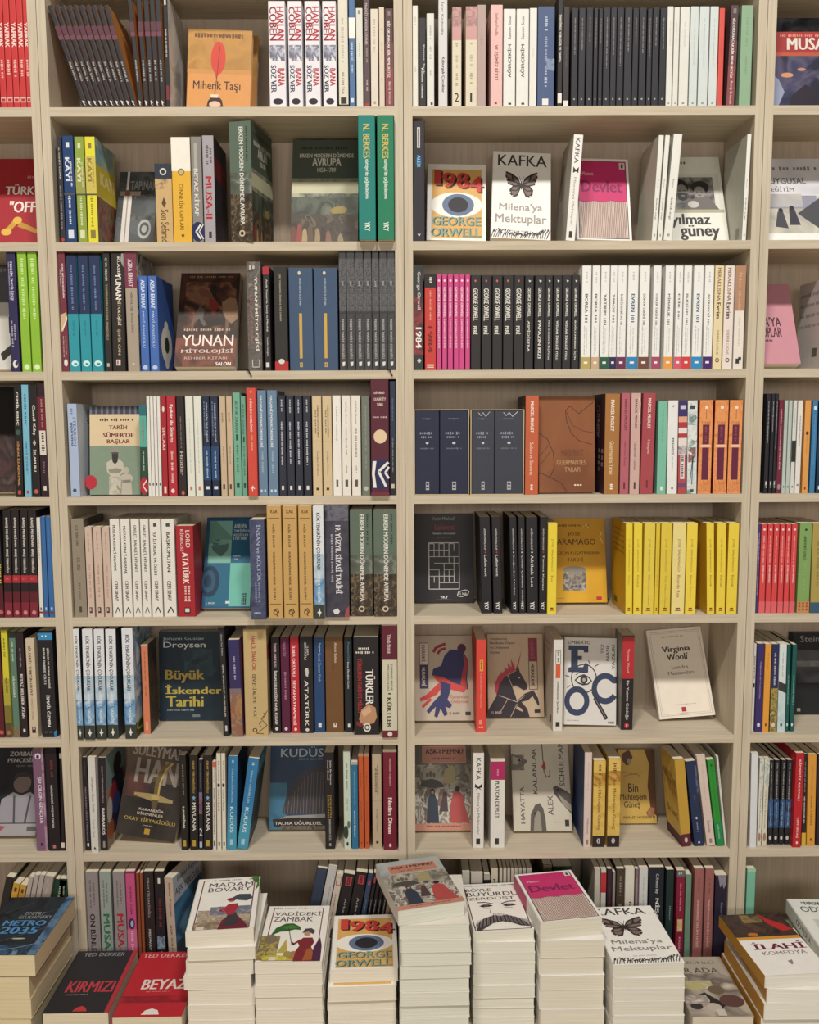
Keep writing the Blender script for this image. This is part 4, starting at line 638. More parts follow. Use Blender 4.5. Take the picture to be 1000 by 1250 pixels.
AV = [M(0, 0, 1, 1, '1f4a6e 245678 1c4466', 6), R(.07, .04, .55, .51, '74a89a'), PL([(.07, .04), (.2, .04), (.55, .22), (.55, .25), (.4, .26), (.07, .3)], '5f8a7c'), M(.16, .25, .5, .36, '3c5a5c 74a89a 2c4a50', 70), PL([(.12, .32), (.5, .3), (.46, .38), (.34, .44), (.18, .38)], '4a6a66'),
      R(.55, .04, .97, .51, '205a7a'), R(.07, .51, .55, .98, '1f607c'), R(.55, .51, 1, .98, '68b0a0'), E(.14, .71, .2, .17, '15314a'), E(.12, .71, .14, .12, '28506a'), E(.1, .71, .08, .07, '15314a')] + [R(.82 + .035 * (i % 5), .84 + .025 * (i // 5), .845 + .035 * (i % 5), .86 + .025 * (i // 5), '1c3a4c') for i in range(25) if (i * 7) % 5 not in (1, 3)] + [H('AVRUPA', .59, .08, .85, .125, 'd0dce0', 0), H('TARİHİNDE', .59, .13, .93, .17, 'd0dce0', 0), H('KEŞİFLER', .59, .18, .9, .22, 'd0dce0', 0), H('1750-1900', .59, .225, .86, .255, 'd0dce0', 0), H('Stephen', .59, .42, .75, .45, 'c0ccd0', 0), H('J. Lee', .59, .455, .7, .48, 'c0ccd0', 0), H('5. BASKI', .08, .935, .28, .955, 'c0ccd0', 0), R(.49, .925, .58, .95, 'c0ccd0')]
FO(246, 305, 631.6, 'blue and turquoise quartered cover facing out', '1f4a6e', AV, yb=747, t=.02)
B(307, 325, 634.5, 'dark slate blue thick spine with pale title', '444a66', [M(0, 0, 1, 1, '3c425e 4c526e 363c56', 40), T('İNSAN ve KÜLTÜR', .05, .61, 'a8b0cc', .46, .78, 'd', 0), G(.62, .84, '8a92b0', .5, .64), G(.62, .84, '8a92b0', .28, .42), GH(.2, .925, .8, .94, 'c0c4d4')], xt=305, yb=756.5)
FB = [('t', 'KAR', .28, .035, .76, .065, '5a4628', 'h', 1), R(.12, .105, .88, .113, '7a6236'), T('FAİK BULUT', .165, .37, '3f301c', .38, .58), T('HORASAN\'DAN NASIL GELDİK?', .395, .83, '3f301c', .38, .58), R(.12, .865, .88, .873, '7a6236'), ('l', [(.35, .93), (.6, .91), (.72, .94), (.55, .96), (.62, .98)], .07, '4a3820'), E(.48, .945, .16, .022, '6a5430'), E(.48, .945, .09, .012, 'c29c60')]
RUN([(328, 345.8), (347, 364.8), (366, 382.6)], 617.6, 'tan orange spines with dark brown lettering', 'c29c60', FB, xts=[324.5, 344, 363.5], yb=[755.5, 755.5, 755])
KT = [M(0, .5, 1, 1, 'c0ced8 4f82b0 8fb0cc 2f6090', 25), BAND(0, .5, 'd8dade'), M(0, .42, 1, .64, 'd8dade a4bccc d0d6da', 22), T('KÖK TENGRİ\'NİN ÇOCUKLARI', .06, .56, '2f3038', .24, .78, 'd', 1), T('AHMET TAŞAĞIL', .58, .86, 'd5e0e8', .32, .68), BAND(.87, 1, '3a3d36'), PL([(.5, .9), (.58, .93), (.72, .94), (.58, .952), (.5, .98), (.42, .952), (.28, .94), (.42, .93)], 'dcdcd6')]
B(384, 396.6, 617, 'white and sky blue spine beside tan orange trio', 'c0ced8', KT, yb=756)
B(398.2, 426.6, 616, 'thick charcoal purple spine with large white title', '3c3a46', [M(0, 0, 1, 1, '34323e 46444f 3a3844', 30), M(0, 0, 1, .14, '34323e 6a6874 3c3a46', 40), T('19. YÜZYIL SİYASİ TARİHİ', .18, .79, 'dcd8dc', .44, .74), G(.26, .7, 'a8a6b0', .24, .34), PL([(.3, .94), (.5, .92), (.6, .95), (.5, .975), (.36, .97)], 'd8d4d4'), PL([(.85, .93), (1, .9), (1, 1), (.8, 1)], '9c4a4c')], xt=395.5, yb=753.5, front='8a8a90')
RUN([(428.4, 455.2), (457, 485.6)], 622.4, 'thick olive spines with battle painting', '5c6a4e', EMs, xts=[426.5, 456], yb=752.5)
ROW('R', 5)
MZ = []
rdz = random.Random(9)
for i in range(6):
    for j in range(7):
        u, v = .24 + .085 * i, .34 + .073 * j
        if rdz.random() < .62: MZ.append(LN([(u, v), (u + .085, v)], .012, 'b4b0ae'))
        if rdz.random() < .62: MZ.append(LN([(u, v), (u, v + .073)], .012, 'b4b0ae'))
LB = [R(0, 0, 1, 1, '28262a'), H('Amin Maalouf', .3, .035, .68, .075, '8a8688', 0), H('Labirent', .34, .12, .68, .185, '7c2a34', 1), H('Bataklık ve İnsanlar', .31, .205, .7, .235, 'b0acae', 0), GH(.38, .27, .62, .278, '6a6668'), FRAME('c0bcba', .235, .33, .755, .85, .013)] + MZ + [H('YKY', .42, .925, .56, .955, 'dcd8d4'), GH(.36, .965, .62, .975, '8a8688'), ('l', [(.72, .92), (.74, .88), (.86, .86), (.92, .875), (.9, .91), (.8, .935), (.73, .93), (.72, .92)], .012, 'dcd8d4'), H('5. baskı', .76, .885, .88, .915, 'dcd8d4', 0)]
FO(507.2, 578.5, 627, 'black cover facing out with a white line maze', '28262a', LB, yb=737, t=.02)
AMx = [(588, 601), (602.6, 613.6), (624, 633), (633.8, 642), (643, 657.2), (658, 667.2)]
AMt = ['Labirent', 'Labirent', 'Doğu\'dan Uzakta', 'Çivisi Çıkmış Dünya', 'Afrikalı Leo', 'Tanios Kayası']
RUN(AMx, 631, 'glossy black spines with thin white lettering', '242226', [[T('AMİN MAALOUF', .12, .34, 'd0ccc8', .4, .62, 'd', 0), E(.5, .365, .08, .008, 'b0403a' if i in (0, 1, 5) else 'dcd8d4'), T(s_, .39, .39 + .028 * len(s_), 'dcd8d4', .38, .62, 'd', 0), T('YKY', .88, .965, 'e4e0dc', .3, .68)] for i, s_ in enumerate(AMt)], back='201e22', yb=749, xts=[585, 600, 621.5, 632.5, 642, 658])
SR = lambda s_, e, c='8a7420': [T('JOSÉ SARAMAGO', .17, .53, c, .36, .64, 'd', 0), T(s_, .57, e, c, .4, .62, 'd', 0), R(.34, .93, .66, .95, '6a3a28'), R(.3, .955, .7, .965, '8a3a2c')]
B(667.8, 679.4, 639, 'bright yellow spine left of the ochre arched picture cover', 'e2cc40', SR('İki', .64), yb=749.5, front='dcc030')
SARA = [M(0, 0, 1, 1, 'c9981f c28f1c d0a028', 4), GH(.12, .07, .72, .1, '6a5018'), H('JOSÉ', .3, .16, .54, .215, '4a3612', 0), H('SARAMAGO', .03, .245, .82, .315, '4a3612', 0), H('LİZBON KUŞATMASININ', .03, .385, .9, .44, '55400f', 0), H('TARİHİ', .28, .46, .58, .515, '55400f', 0), M(.19, .6, .62, .86, '8a8478 5c584e b0aa9c 6a6a78', 60), E(.405, .61, .215, .04, '8a8478'), M(.28, .66, .54, .84, '4c4a50 9a948a 5a4a44', 80), R(.8, .93, .9, .97, 'b02c2c'), GH(.04, .945, .22, .955, '8a7420'), LN([(.6, .1), (.66, .07), (.7, .12)], .01, 'ecdca0'), LN([(.9, .15), (.94, .18), (.9, .22), (.95, .3)], .01, 'ecdca0')]
FO(676, 741.5, 633, 'ochre yellow cover facing out with a small arched picture', 'c9981f', SARA, yb=738.5, t=.022)
sy = [(763.4, 772.2), (773, 783.6), (784.4, 798), (798.6, 804), (804.8, 818.2), (819.2, 835.4), (836, 849.2)]
ss = ['Ölüm', 'Körlük', 'Bilinmeyen Adanın', 'Kabil', 'Yitik Adanın Öyküsü', 'Ricardo Reis', 'Bütün İsimler']
RUN(sy, 639, 'yellow spines with thin brown lettering', ['e2c93c', 'e4cc42', 'dcc44c', 'd8bc3c', 'd9c044', 'e2d288', 'e6cc48'], [SR(s_, .6 + .018 * len(s_), '9a8230' if i != 5 else '8a5a50') for i, s_ in enumerate(ss)], yb=749.8, back=['c99c20'] + ['dcbc30'] * 6, bcm=[GH(.1, .08, .9, .11, '8a7020'), GH(.1, .14, .9, .17, '8a7020'), GH(.1, .2, .9, .23, '8a7020'), GH(.1, .26, .9, .29, '8a7020'), GH(.1, .32, .9, .35, '8a7020'), R(.2, .88, .4, .95, '6a6040')], xts=[764, 774, 786, 800.5, 807.5, 822.5, 840.3])
RUN([(863, 872.8), (874, 885.2), (886.4, 899.4)], 639, 'yellow spines standing apart beside right panel', 'e4ca44', SR('Körlük', .7), yb=749.8, back='c99c20', xts=[862.5, 876, 889])
ROW('FR', 5)
B(921.8, 925.4, 640, 'very thin purple spine against the divider', '4a3568', [G(.1, .8, 'a89cc0', .3, .7)], yb=748.5)
RUN([(926, 933.4), (934.2, 940.6), (941.4, 948), (948.8, 955.4), (956.2, 962.4), (963, 970)], 640, 'coral red spines with white lettering', 'd0484a', [BAND(.87, 1, 'd6646a'), E(.5, .06, .22, .012, 'ecd0cc'), G(.13, .44, 'e8b4b0', .36, .6), T('JOHN FANTALE', .46, .66, 'ecd4d0', .3, .66)], yb=748.5, xts=[929.5, 938, 945, 952.4, 959.5, 966.5])
B(972.4, 987.6, 639, 'green spine with an orange dotted foot', '7d9f5e', [BAND(.87, 1, 'b88a5a')] + [E(.2 + .3 * (i % 3), .89 + .035 * (i // 3), .09, .012, 'b04a34') for i in range(9)] + [E(.5, .07, .1, .012, '2f3a28'), T('ANAYURT OTELİ', .14, .4, '3f5a34', .36, .64), G(.44, .78, '8fae74', .42, .6)], yb=748.5, xt=976)
B(989, 1004, 639, 'mustard spine with a blue foot band at photo edge', 'a89450', [BAND(.88, 1, '3a5a6e'), G(.2, .7, '857436', .4, .6)], yb=748.5, xt=992)

# ================================================================ SIXTH SHELF
ROW('FL', 6)
B(-3, 6, 772, 'dark red spine cut by the photo edge', '5a2228', [G(.2, .6, 'a06a66'), E(.6, .95, .3, .02, 'b85a4a')])
B(7.2, 15.2, 769.5, 'yellow spine fading through green to brown', 'c9c23c', [BAND(.45, .7, 'a8a03c'), BAND(.7, .86, '7a7038'), BAND(.86, 1, '5a4a34'), T('AHMET ÖZ', .07, .25, '4a4820', .34, .62), T('AÇLIK OYUNU', .44, .58, '4a4030', .3, .7), E(.5, .955, .28, .02, 'a86a5a')], xt=1)
B(16.8, 24.8, 771, 'grey green spine with pale lettering', '5c7a6a', [BAND(0, .06, '2c2c2c'), G(.1, .3, 'b4c4b8', .34, .62), T('DİLİN TARİHİ', .42, .62, 'd0dcd0', .3, .66), BAND(.9, 1, '7a6a54')], xt=10)
B(25.4, 34.4, 771, 'black maroon spine with white slab lettering', '2e2326', [G(.16, .34, '9a8a88', .38, .6), T('BEYAZ KELEBEK ATAN', .4, .82, 'dcd4cc', .34, .7), R(.4, .92, .7, .95, 'd8d0c8')], xt=19.5)
B(36.4, 47.4, 780, 'cream spine with dark lettering and black base stamp', 'c9b8a0', [T('BİR DENİZ TÜRK\'ÜN HAYATI', .07, .58, '3c3228', .3, .66), T('DENİZCİ AYDIN', .6, .82, '9a8468', .34, .62), R(.3, .89, .72, .955, '2c2826'), R(.4, .9, .6, .92, 'c9b8a0')], xt=29.5)
B(52, 69.6, 770, 'thick black spine with a sky blue top band', '242326', [BAND(.02, .085, '3a84b4'), E(.3, .05, .05, .008, 'dce8ec'), E(.55, .05, .05, .008, 'dce8ec'), T('ŞİİRLER VE ROMA TARİHİ', .16, .54, 'd8d4d0', .56, .74), T('BAYILIR DARBESİ CİLT 3', .16, .5, 'd8d4d0', .3, .48), T('İSMAİL ÖZMEN', .6, .9, 'e0dcd8', .4, .68), GH(.2, .945, .75, .955, '9a9896'), PL([(.8, .95), (1, .93), (1, 1), (.85, 1)], '2f7ab0')], xt=45.5)
ROW('L', 6)
RUN([(89.8, 102), (104, 116.2), (118, 130.2), (132, 144.4)], 768.2, 'white and sky blue spines', 'c0ced8', KT, xts=[85.6, 100, 114.2, 128.4], yb=[903, 903, 902.5, 902], front='33383c')
B(153.4, 166.6, 766.8, 'white and blue spine apart from its four copies', 'c0ced8', KT, xt=149.4, yb=902, front='b0c4d4', fcm=[M(0, 0, 1, 1, 'd0d8dc 6a90b8 c0ccd4 3a6a9a', 16), R(0, .86, 1, 1, '3c4a30'), E(.3, .9, .25, .05, '8aa04a'), E(.3, .9, .17, .03, '3c4a30')])
B(175.6, 184.2, 787, 'salmon orange narrow spine with a dark cover behind', 'cc7a58', [G(.08, .42, '8a4a34', .4, .6), G(.46, .58, '8a4a34', .4, .6), R(.35, .86, .65, .96, 'e0a488'), BAND(0, .02, 'b9a48c')], xt=172.4, yb=896, d=.065, front='2c2624', fcm=[M(0, 0, 1, 1, '2a2422 4a3e38 2f2826', 30)])
ISK = [M(0, 0, 1, 1, '1a2834 22323e 182430', 6), PL([(.35, .25), (.55, .14), (.75, .2), (.84, .32), (.9, .44), (.84, .5), (.7, .56), (.5, .5), (.42, .4)], '223642'), M(.4, .2, .85, .5, '22343f 314652 1c2a36', 24), E(.45, .26, .1, .07, '24363f'), PL([(.82, .36), (.92, .44), (.84, .48)], '2c424e'), H('Johann Gustav', .06, .06, .72, .105, '9aa4a8', 0), H('Droysen', .07, .115, .74, .2, 'd0d4d4', 0), H('Büyük', .09, .43, .72, .575, 'b49a4a', 1), H('İskender', .09, .595, 1.0, .7, 'b4a04a', 1), H('Tarihi', .1, .725, .7, .845, 'b0a04c', 1), GH(.12, .875, .56, .89, '9aa0a0'), R(.52, .93, .64, .96, '6a7478')]
FO(195.5, 272, 771, 'navy cover facing out with gold title and faint face', '1a2834', ISK, yb=880.5, t=.025, lean=4)
B(273, 280.2, 766, 'tall narrow black spine left of purple topped one', '262527', [T('Ahmet Rasi Erdenk', .06, .26, 'b0aca8', .38, .64, 'd', 0), T('ŞEMS, EFSANELER VE ŞEHİRLER', .34, .82, 'c4c0ba', .34, .66), R(.35, .9, .7, .95, 'c4c0ba')], xt=266, yb=899)
B(283, 297, 781, 'spine purple above, orange brown painting below', '342f5c', [G(.17, .42, 'a8a4bc', .42, .6), M(0, .5, 1, 1, '8a6a4c a87a4e 7a6a60 9a5a3c 8a8478', 40), BAND(.5, .56, '7a6a70')], xt=277.6, yb=899.5, front='7a4a6a')
B(299.6, 328, 768.6, 'very thick parchment spine with red and black lettering', 'bfa677', [T('HALİL İNALCIK', .06, .385, '9c3430', .36, .56), T('DEVLET-İ ALİYYE', .42, .69, '3c3020', .36, .54), T('V. CİLT', .72, .84, '3c3020', .38, .54), LN([(.98, .76), (.7, .84), (.95, .9), (.6, .96), (.5, .975)], .03, '5a4828'), LN([(.75, .84), (.9, .8), (.8, .78)], .03, '5a4828'), LN([(.7, .92), (.6, .88), (.72, .86)], .03, '5a4828'), E(.42, .945, .1, .02, '4a3a22'), E(.42, .945, .06, .012, 'bfa677'), LN([(.46, .975), (.8, .98)], .03, '5a4828')], xt=295.4, yb=898.5, front='a89874', fcm=[R(.05, .15, .4, .3, '9c3430')])
B(332.8, 343.4, 778, 'black spine with condensed white and pink lettering', '262224', [T('İLBER ORTAYLI', .06, .32, 'c8a4a8', .32, .7), T('İNSAN GELECEĞİNİ NASIL KURAR?', .345, .91, 'dcd4d0', .32, .7), E(.5, .955, .18, .018, 'dcd4d0')], yb=895)
B(344.2, 355, 778, 'plum maroon spine between black and bright red', '55203c', [T('ERKEK CİLT', .05, .2, 'a86a90', .3, .68), G(.36, .66, 'b07a98', .38, .62), E(.5, .955, .18, .018, 'd8c8d0')], yb=895)
B(355.8, 366.6, 777, 'bright red spine with white condensed lettering', 'b32c38', [T('İLBER ORTAYLI', .09, .41, 'ecd8d4', .28, .66), T('SEYAHATNAMESİ', .45, .92, 'ecd8d4', .28, .66), E(.5, .96, .16, .016, 'ecd8d4')], yb=895)
B(367.4, 383.4, 777, 'black spine with a white bust and vertical title', '252224', [T('İLBER', .09, .2, 'd4ccc8', .56, .72, 'd', 0), T('ORTAYLI', .06, .24, 'd4ccc8', .36, .52, 'd', 0), E(.52, .35, .14, .025, 'd0ccc4'), PL([(.42, .34), (.64, .33), (.68, .37), (.6, .42), (.44, .4)], 'c4c0b8'), T('ATATÜRK', .45, .93, 'ded8d2', .34, .68, 'd', 0), E(.5, .965, .14, .016, 'd8d0cc')], yb=895)
B(384.4, 397.2, 778, 'blue spine with slanted white lettering at top', '28446e', [T('İmgeler', .06, .16, 'd4dce8', .48, .7, 'd', 0), T('Evvel Zaman Kadı', .17, .46, '90a4c4', .42, .66, 'd', 0), R(.36, .9, .66, .95, 'dcdcd8')], yb=894)
B(398.2, 420, 777.4, 'wide brown spine with a black base stamp', '6f4e30', [T('Abaris Baltası', .06, .27, 'cfc0a8', .52, .66, 'd', 0), T('Gönül Hanı ve Diğer', .1, .35, '3c2c1e', .38, .5, 'd', 0), R(.42, .9, .62, .95, 'd8d0c4'), R(.48, .905, .56, .925, '6f4e30')], yb=894)
B(421.2, 431, 777.4, 'black narrow spine with teal and white lettering', '24272a', [T('Prenses Gül', .06, .25, '5a8a96', .44, .66, 'd', 0), T('Sonat Efendinin Kadını', .26, .54, 'd8d8d4', .4, .62, 'd', 0), R(.38, .91, .66, .95, 'd8d4d0')], yb=894)
B(432.4, 463, 777.6, 'thick black spine with red title and a tan fist picture', '262324', [GH(.2, .105, .72, .13, 'd8d0c8'), GH(.1, .145, .86, .17, 'd8d0c8'), T('TÜRKLERİN TARİHTE MİLLET', .22, .78, 'a82c34', .16, .38), T('TÜRKLER', .33, .69, 'e8e2dc', .48, .86), PL([(.2, .84), (.3, .74), (.6, .68), (.86, .72), (.92, .82), (.8, .88), (.5, .9), (.3, .9)], 'b88a6a'), PL([(.3, .76), (.62, .7), (.7, .76), (.4, .82)], 'd0a888'), E(.52, .925, .15, .045, 'd8d4c8'), E(.52, .925, .1, .03, '3a3634'), E(.52, .925, .06, .018, 'd8d4c8'), PL([(.1, .86), (.36, .88), (.3, .92), (.1, .9)], '7a2c2c')], xt=429.6, yb=897, front='2a2626', fcm=[GH(.1, .1, .9, .14, '6a6464'), GH(.1, .3, .9, .34, '6a6464')])
B(467, 485.6, 763.4, 'pale spine with wine red top and foot', 'c9c4ae', [BAND(0, .305, '5c2230'), T('Yahuda Bitebek', .08, .25, 'd8c8c0', .36, .62, 'd', 0), T('KÜRTLER', .64, .91, '3a3830', .32, .66), T('TOPRAKLARI VE', .34, .58, '6a685a', .56, .7), T('MÜCADELELERİ', .34, .58, '6a685a', .36, .5), G(.6, .63, '3a3830', .4, .6), BAND(.935, 1, '6a2430'), E(.5, .968, .16, .022, 'd8ccc4')], yb=897, Y=-.004)
ROW('R', 6)
MUR = [R(.09, .09, .24, .35, 'd0c4b4'), FRAME('3a3448', .09, .09, .24, .35, .01), ('t', 'HARUKİ', .125, .11, .205, .31, '5c5870', 'd', 1), R(.09, .35, .24, .63, '3a3656'), ('t', 'MURAKAMİ', .125, .38, .205, .6, 'cfc4b4', 'd', 1),
       LN([(.33, .2), (.38, .14), (.54, .1)], .05, '8c2c3a'), LN([(.4, .22), (.45, .17), (.54, .155)], .045, '8c2c3a'), E(.82, .155, .075, .055, '50203a'), PL([(.74, .17), (.84, .19), (.93, .3), (.9, .52), (.92, .64), (.7, .62), (.5, .56), (.3, .47), (.32, .4), (.46, .36), (.52, .24), (.62, .17)], '30305c'),
       PL([(.84, .22), (.92, .3), (.88, .52), (.9, .64), (.78, .62), (.82, .45), (.86, .34)], 'a83a3c'), PL([(.3, .47), (.5, .5), (.66, .56), (.9, .62), (.84, .68), (.6, .64), (.44, .58)], 'c04540'), PL([(.44, .54), (.62, .58), (.6, .68), (.56, .76), (.64, .82), (.6, .86), (.52, .84), (.56, .93), (.5, .95), (.44, .86), (.38, .97), (.33, .95), (.36, .84), (.24, .92), (.2, .89), (.3, .8), (.44, .7)], '30305c'),
       PL([(.42, .56), (.46, .62), (.38, .7), (.2, .76), (.1, .78), (.09, .74), (.2, .7)], 'b83c3c'), PL([(.3, .76), (.14, .86), (.12, .83), (.26, .74)], 'b83c3c'), H('Kumandanı', .6, .7, .92, .745, 'a8504c', 0), H('Öldürmek', .62, .755, .92, .8, 'a8504c', 0), H('21. BASKI', .58, .905, .76, .93, '3a3640'), R(.86, .9, .95, .94, '2c2a30')]
FO(505.6, 578.6, 776, 'beige cover facing out with a navy and red bell', 'b4a594', MUR, yb=884, t=.022)
B(581, 593.4, 781, 'bright red orange spine with a yellow label', 'd2483c', [R(.36, .22, .7, .34, 'd8a040'), G(.23, .33, '9a2c24', .42, .62), T('Kumandanı Öldürmek', .36, .74, 'e89080', .4, .64, 'd', 0), GH(.3, .94, .75, .96, 'f0d0c4'), R(.3, .87, .6, .92, 'e88a7c')], yb=893.5, back='b83a30')
UNI = [H('Haşlanmış', .06, .045, .36, .075, '5a4c44'), H('Harikalar Diyarı', .05, .095, .5, .13, '5a4c44'), H('ve Dünyanın', .05, .15, .4, .185, '5a4c44'), H('Sonu', .05, .205, .22, .235, '5a4c44'), R(.74, .05, .9, .33, '7c2434'), ('t', 'HARUKİ', .78, .08, .86, .3, '9a4a56', 'd', 1), FRAME('4a3834', .745, .33, .895, .67, .012), ('t', 'MURAKAMİ', .78, .36, .86, .64, '3c2e2c', 'd', 1),
       PL([(.5, .44), (.62, .2), (.54, .44)], 'a8303c')] + [PL([(.5 - .055 * i, .4 + .02 * i * i * .6), (.47 - .06 * i - .05, .3 + .05 * i), (.44 - .055 * i, .44 + .025 * i * i * .6)], 'a8303c') for i in range(6)] + [PL([(.5, .42), (.36, .42), (.2, .5), (.13, .6), (.13, .72), (.22, .62), (.34, .5), (.5, .48)], 'a8303c'),
       PL([(.5, .44), (.56, .4), (.58, .46), (.68, .58), (.72, .63), (.7, .67), (.64, .68), (.5, .62), (.44, .64), (.5, .76), (.53, .84), (.5, .9), (.62, .94), (.74, 1), (0, 1), (0, .92), (.16, .74), (.2, .62), (.3, .52)], '2f2830'), PL([(.53, .8), (.66, .72), (.82, .68), (.9, .78), (.92, .86), (.89, .86), (.8, .75), (.72, .8), (.6, .82), (.7, .9), (.74, 1), (.66, 1), (.6, .9), (.5, .86)], '332a30'), LN([(.2, .74), (.52, .82), (.66, .74)], .012, 'b4a08c'), LN([(.44, .63), (.36, .5), (.52, .44)], .01, 'b4a08c'), LN([(.36, .78), (.2, .96)], .01, 'b4a08c'), LN([(.52, .84), (.4, 1)], .01, 'b4a08c'), E(.57, .53, .012, .01, 'd0c0ac'), H('13. BASKI', .06, .93, .24, .955, 'b4a08c'), R(.83, .91, .93, .95, '2c262a')]
FO(596, 664.5, 774, 'tan cover facing out with a rearing dark horned horse', 'b8a288', UNI, yb=878, t=.022)
B(674.6, 686.8, 781, 'white spine with an orange vertical label', 'd6d2ca', [FRAME('4a4844', .24, .12, .72, .27, .05), G(.13, .26, '4a4844', .38, .6), R(.24, .27, .72, .42, 'd2603c'), T('İmkânsızın Şarkısı', .45, .8, '4a4844', .36, .64), R(.3, .9, .7, .95, '2f2d2c')], yb=892.5, back='c4bfb4', bcm=[GH(.1, .1, .7, .13, '8a867e'), GH(.1, .18, .7, .21, '8a867e'), R(.7, .86, .85, .94, '4a4844')])
def ECO():
    o = [PL([(.08, .09), (.46, .09), (.46, .17), (.38, .17), (.36, .14), (.26, .14), (.26, .21), (.34, .21), (.34, .26), (.26, .26), (.26, .34), (.36, .34), (.4, .29), (.46, .3), (.46, .4), (.08, .4), (.08, .35), (.13, .34), (.13, .15), (.08, .14)], '35405c')]
    def ring(cu, cv, ru, rv, wu, a0, a1, c):
        n = 22; A = [(cu + ru * math.cos(a0 + (a1 - a0) * i / n), cv + rv * math.sin(a0 + (a1 - a0) * i / n)) for i in range(n + 1)]
        Bq = [(cu + (ru - wu) * math.cos(a0 + (a1 - a0) * i / n), cv + (rv - wu * .7) * math.sin(a0 + (a1 - a0) * i / n)) for i in range(n + 1)]
        return PL(A + Bq[::-1], c)
    o += [ring(.25, .73, .24, .17, .1, 0, 2 * math.pi, '35405c'), ring(.79, .58, .26, .18, .1, .55, 5.7, '35405c'), R(.92, .44, 1.0, .52, '35405c')]
    o += [ring(.38, .47, .25, .17, .02, 0, 2 * math.pi, '3c3a3c'), LN([(.54, .62), (.6, .7)], .03, '3c3a3c'), LN([(.59, .69), (.82, .93)], .07, '2c2a2c'), LN([(.6, .7), (.8, .91)], .015, '7a787a'),
          PL([(.2, .49), (.28, .44), (.38, .42), (.48, .45), (.54, .5), (.46, .54), (.36, .55), (.27, .53)], '3c3a3c'), PL([(.23, .49), (.3, .455), (.38, .44), (.47, .465), (.51, .5), (.45, .525), (.36, .53), (.28, .515)], 'd8d4ce'), E(.38, .485, .07, .045, '3c3a3c'), E(.38, .485, .03, .02, 'a8a4a0'), LN([(.22, .43), (.3, .4), (.44, .4)], .012, '3c3a3c')]
    o += [LN([(.02, .44), (.1, .45)], .015, '3c3a3c'), LN([(.06, .58), (.12, .55)], .015, '3c3a3c'), LN([(.46, .26), (.5, .31)], .015, '3c3a3c'), LN([(.58, .33), (.66, .3)], .015, '3c3a3c')]
    o += [H('UMBERTO', .07, .035, .5, .075, '3c3a3c', 0)] + [('t', s_, u, v0, u + .055, v1, '4a484a', 'u', 0) for s_, u, v0, v1 in (('TEZ', .7, .07, .18), ('NASIL', .8, .07, .26), ('YAZILIR?', .91, .07, .36))] + [GH(.06, .945, .3, .955, '8a8684'), H('CAN', .84, .955, .96, .98, '3c3a3c')]
    return o
FO(688, 752, 779.5, 'white cover facing out with huge navy letters and magnifier', 'd3cfca', ECO(), yb=887.5, t=.02, roll=1.5, lean=9)
B(758, 772.4, 776, 'spine red above and black below, beside magnifier cover', '272325', [BAND(0, .02, '4a4040'), BAND(.02, .455, 'b02f35'), T('Virginia Woolf', .14, .4, 'dfa8a4', .34, .62, 'd', 0), T('Bir Yazarın Günlüğü', .475, .89, 'd8d0cc', .34, .64, 'd', 0), E(.48, .955, .2, .028, 'b83038'), R(.42, .94, .56, .97, 'd8a8a0')], yb=891, back='8a847c', d=.07)
VW = [FRAME('9a8a80', .045, .03, .955, .97, .006), FRAME('9a8a80', .07, .047, .93, .953, .004), GH(.25, .08, .68, .1, 'b4a498'), H('Virginia', .23, .2, .75, .285, '4a3e3a', 1), H('Woolf', .3, .285, .69, .36, '4a3e3a', 1), H('Londra', .36, .42, .66, .46, '8a6a5c', 0), H('Manzaraları', .28, .485, .74, .525, '8a6a5c', 0), GH(.3, .85, .7, .86, 'a8988c'), R(.42, .885, .5, .935, 'a83038'), GH(.4, .945, .54, .95, 'a83038')]
FO(805.4, 874.2, 769.5, 'plain greige cover facing out, tilted left, alone by panel', 'e2d8c9', VW, yb=881, t=.014, roll=-4.5)
ROW('FR', 6)
B(916.8, 920.2, 786, 'thin white spine at the divider with black mark', 'd8d4cc', [T('BALONCU', .14, .4, '4a4846', .3, .7), R(.2, .45, .8, .5, '2c2a2a')], xt=920.5, yb=892.5)
B(921, 930, 786, 'deep purple spine in a leaning row', '3c2f66', [T('Gölgesizin Bir Türkü Oldu', .2, .62, 'b0a4c8', .4, .62, 'd', 0), E(.5, .92, .22, .025, 'd8d0e0')], xt=924.4, yb=893.5)
B(930.6, 938.6, 786.5, 'orange yellow spine with a dark star', 'd9983f', [G(.1, .3, 'b07a30', .42, .6), PL([(.5, .89), (.66, .92), (.5, .945), (.34, .92)], '5a3a20')], xt=934, yb=893.5)
B(939.4, 948, 786.5, 'spine navy above and gold foliage below', '2c2f58', [G(.1, .48, 'c0c0c8', .36, .62), M(0, .5, 1, 1, '8a7a3c a8985a 6a5a2c c0b070', 60), E(.5, .92, .26, .03, 'd8c0b0')], xt=942, yb=893.5)
B(948.8, 958, 786, 'white and pale blue spine with a dark diagonal', 'd0d8d8', [M(0, .55, 1, 1, 'a8c4c8 c4d4d4 8fb0b8', 20), PL([(0, .42), (1, .46), (1, .56), (0, .52)], '3a3a3c'), G(.1, .38, 'a0a8a8', .4, .6), E(.5, .92, .16, .02, '3c5a60')], xt=951.5, yb=893.5)
RUN([(958.6, 963), (963.8, 969.4)], 787, 'dark teal leaning spines', '1f5550', [G(.35, .7, '7aa8a0', .36, .64), E(.5, .92, .2, .02, 'd0dcd8')], xts=[961.6, 969], yb=893, front='1a4a48')
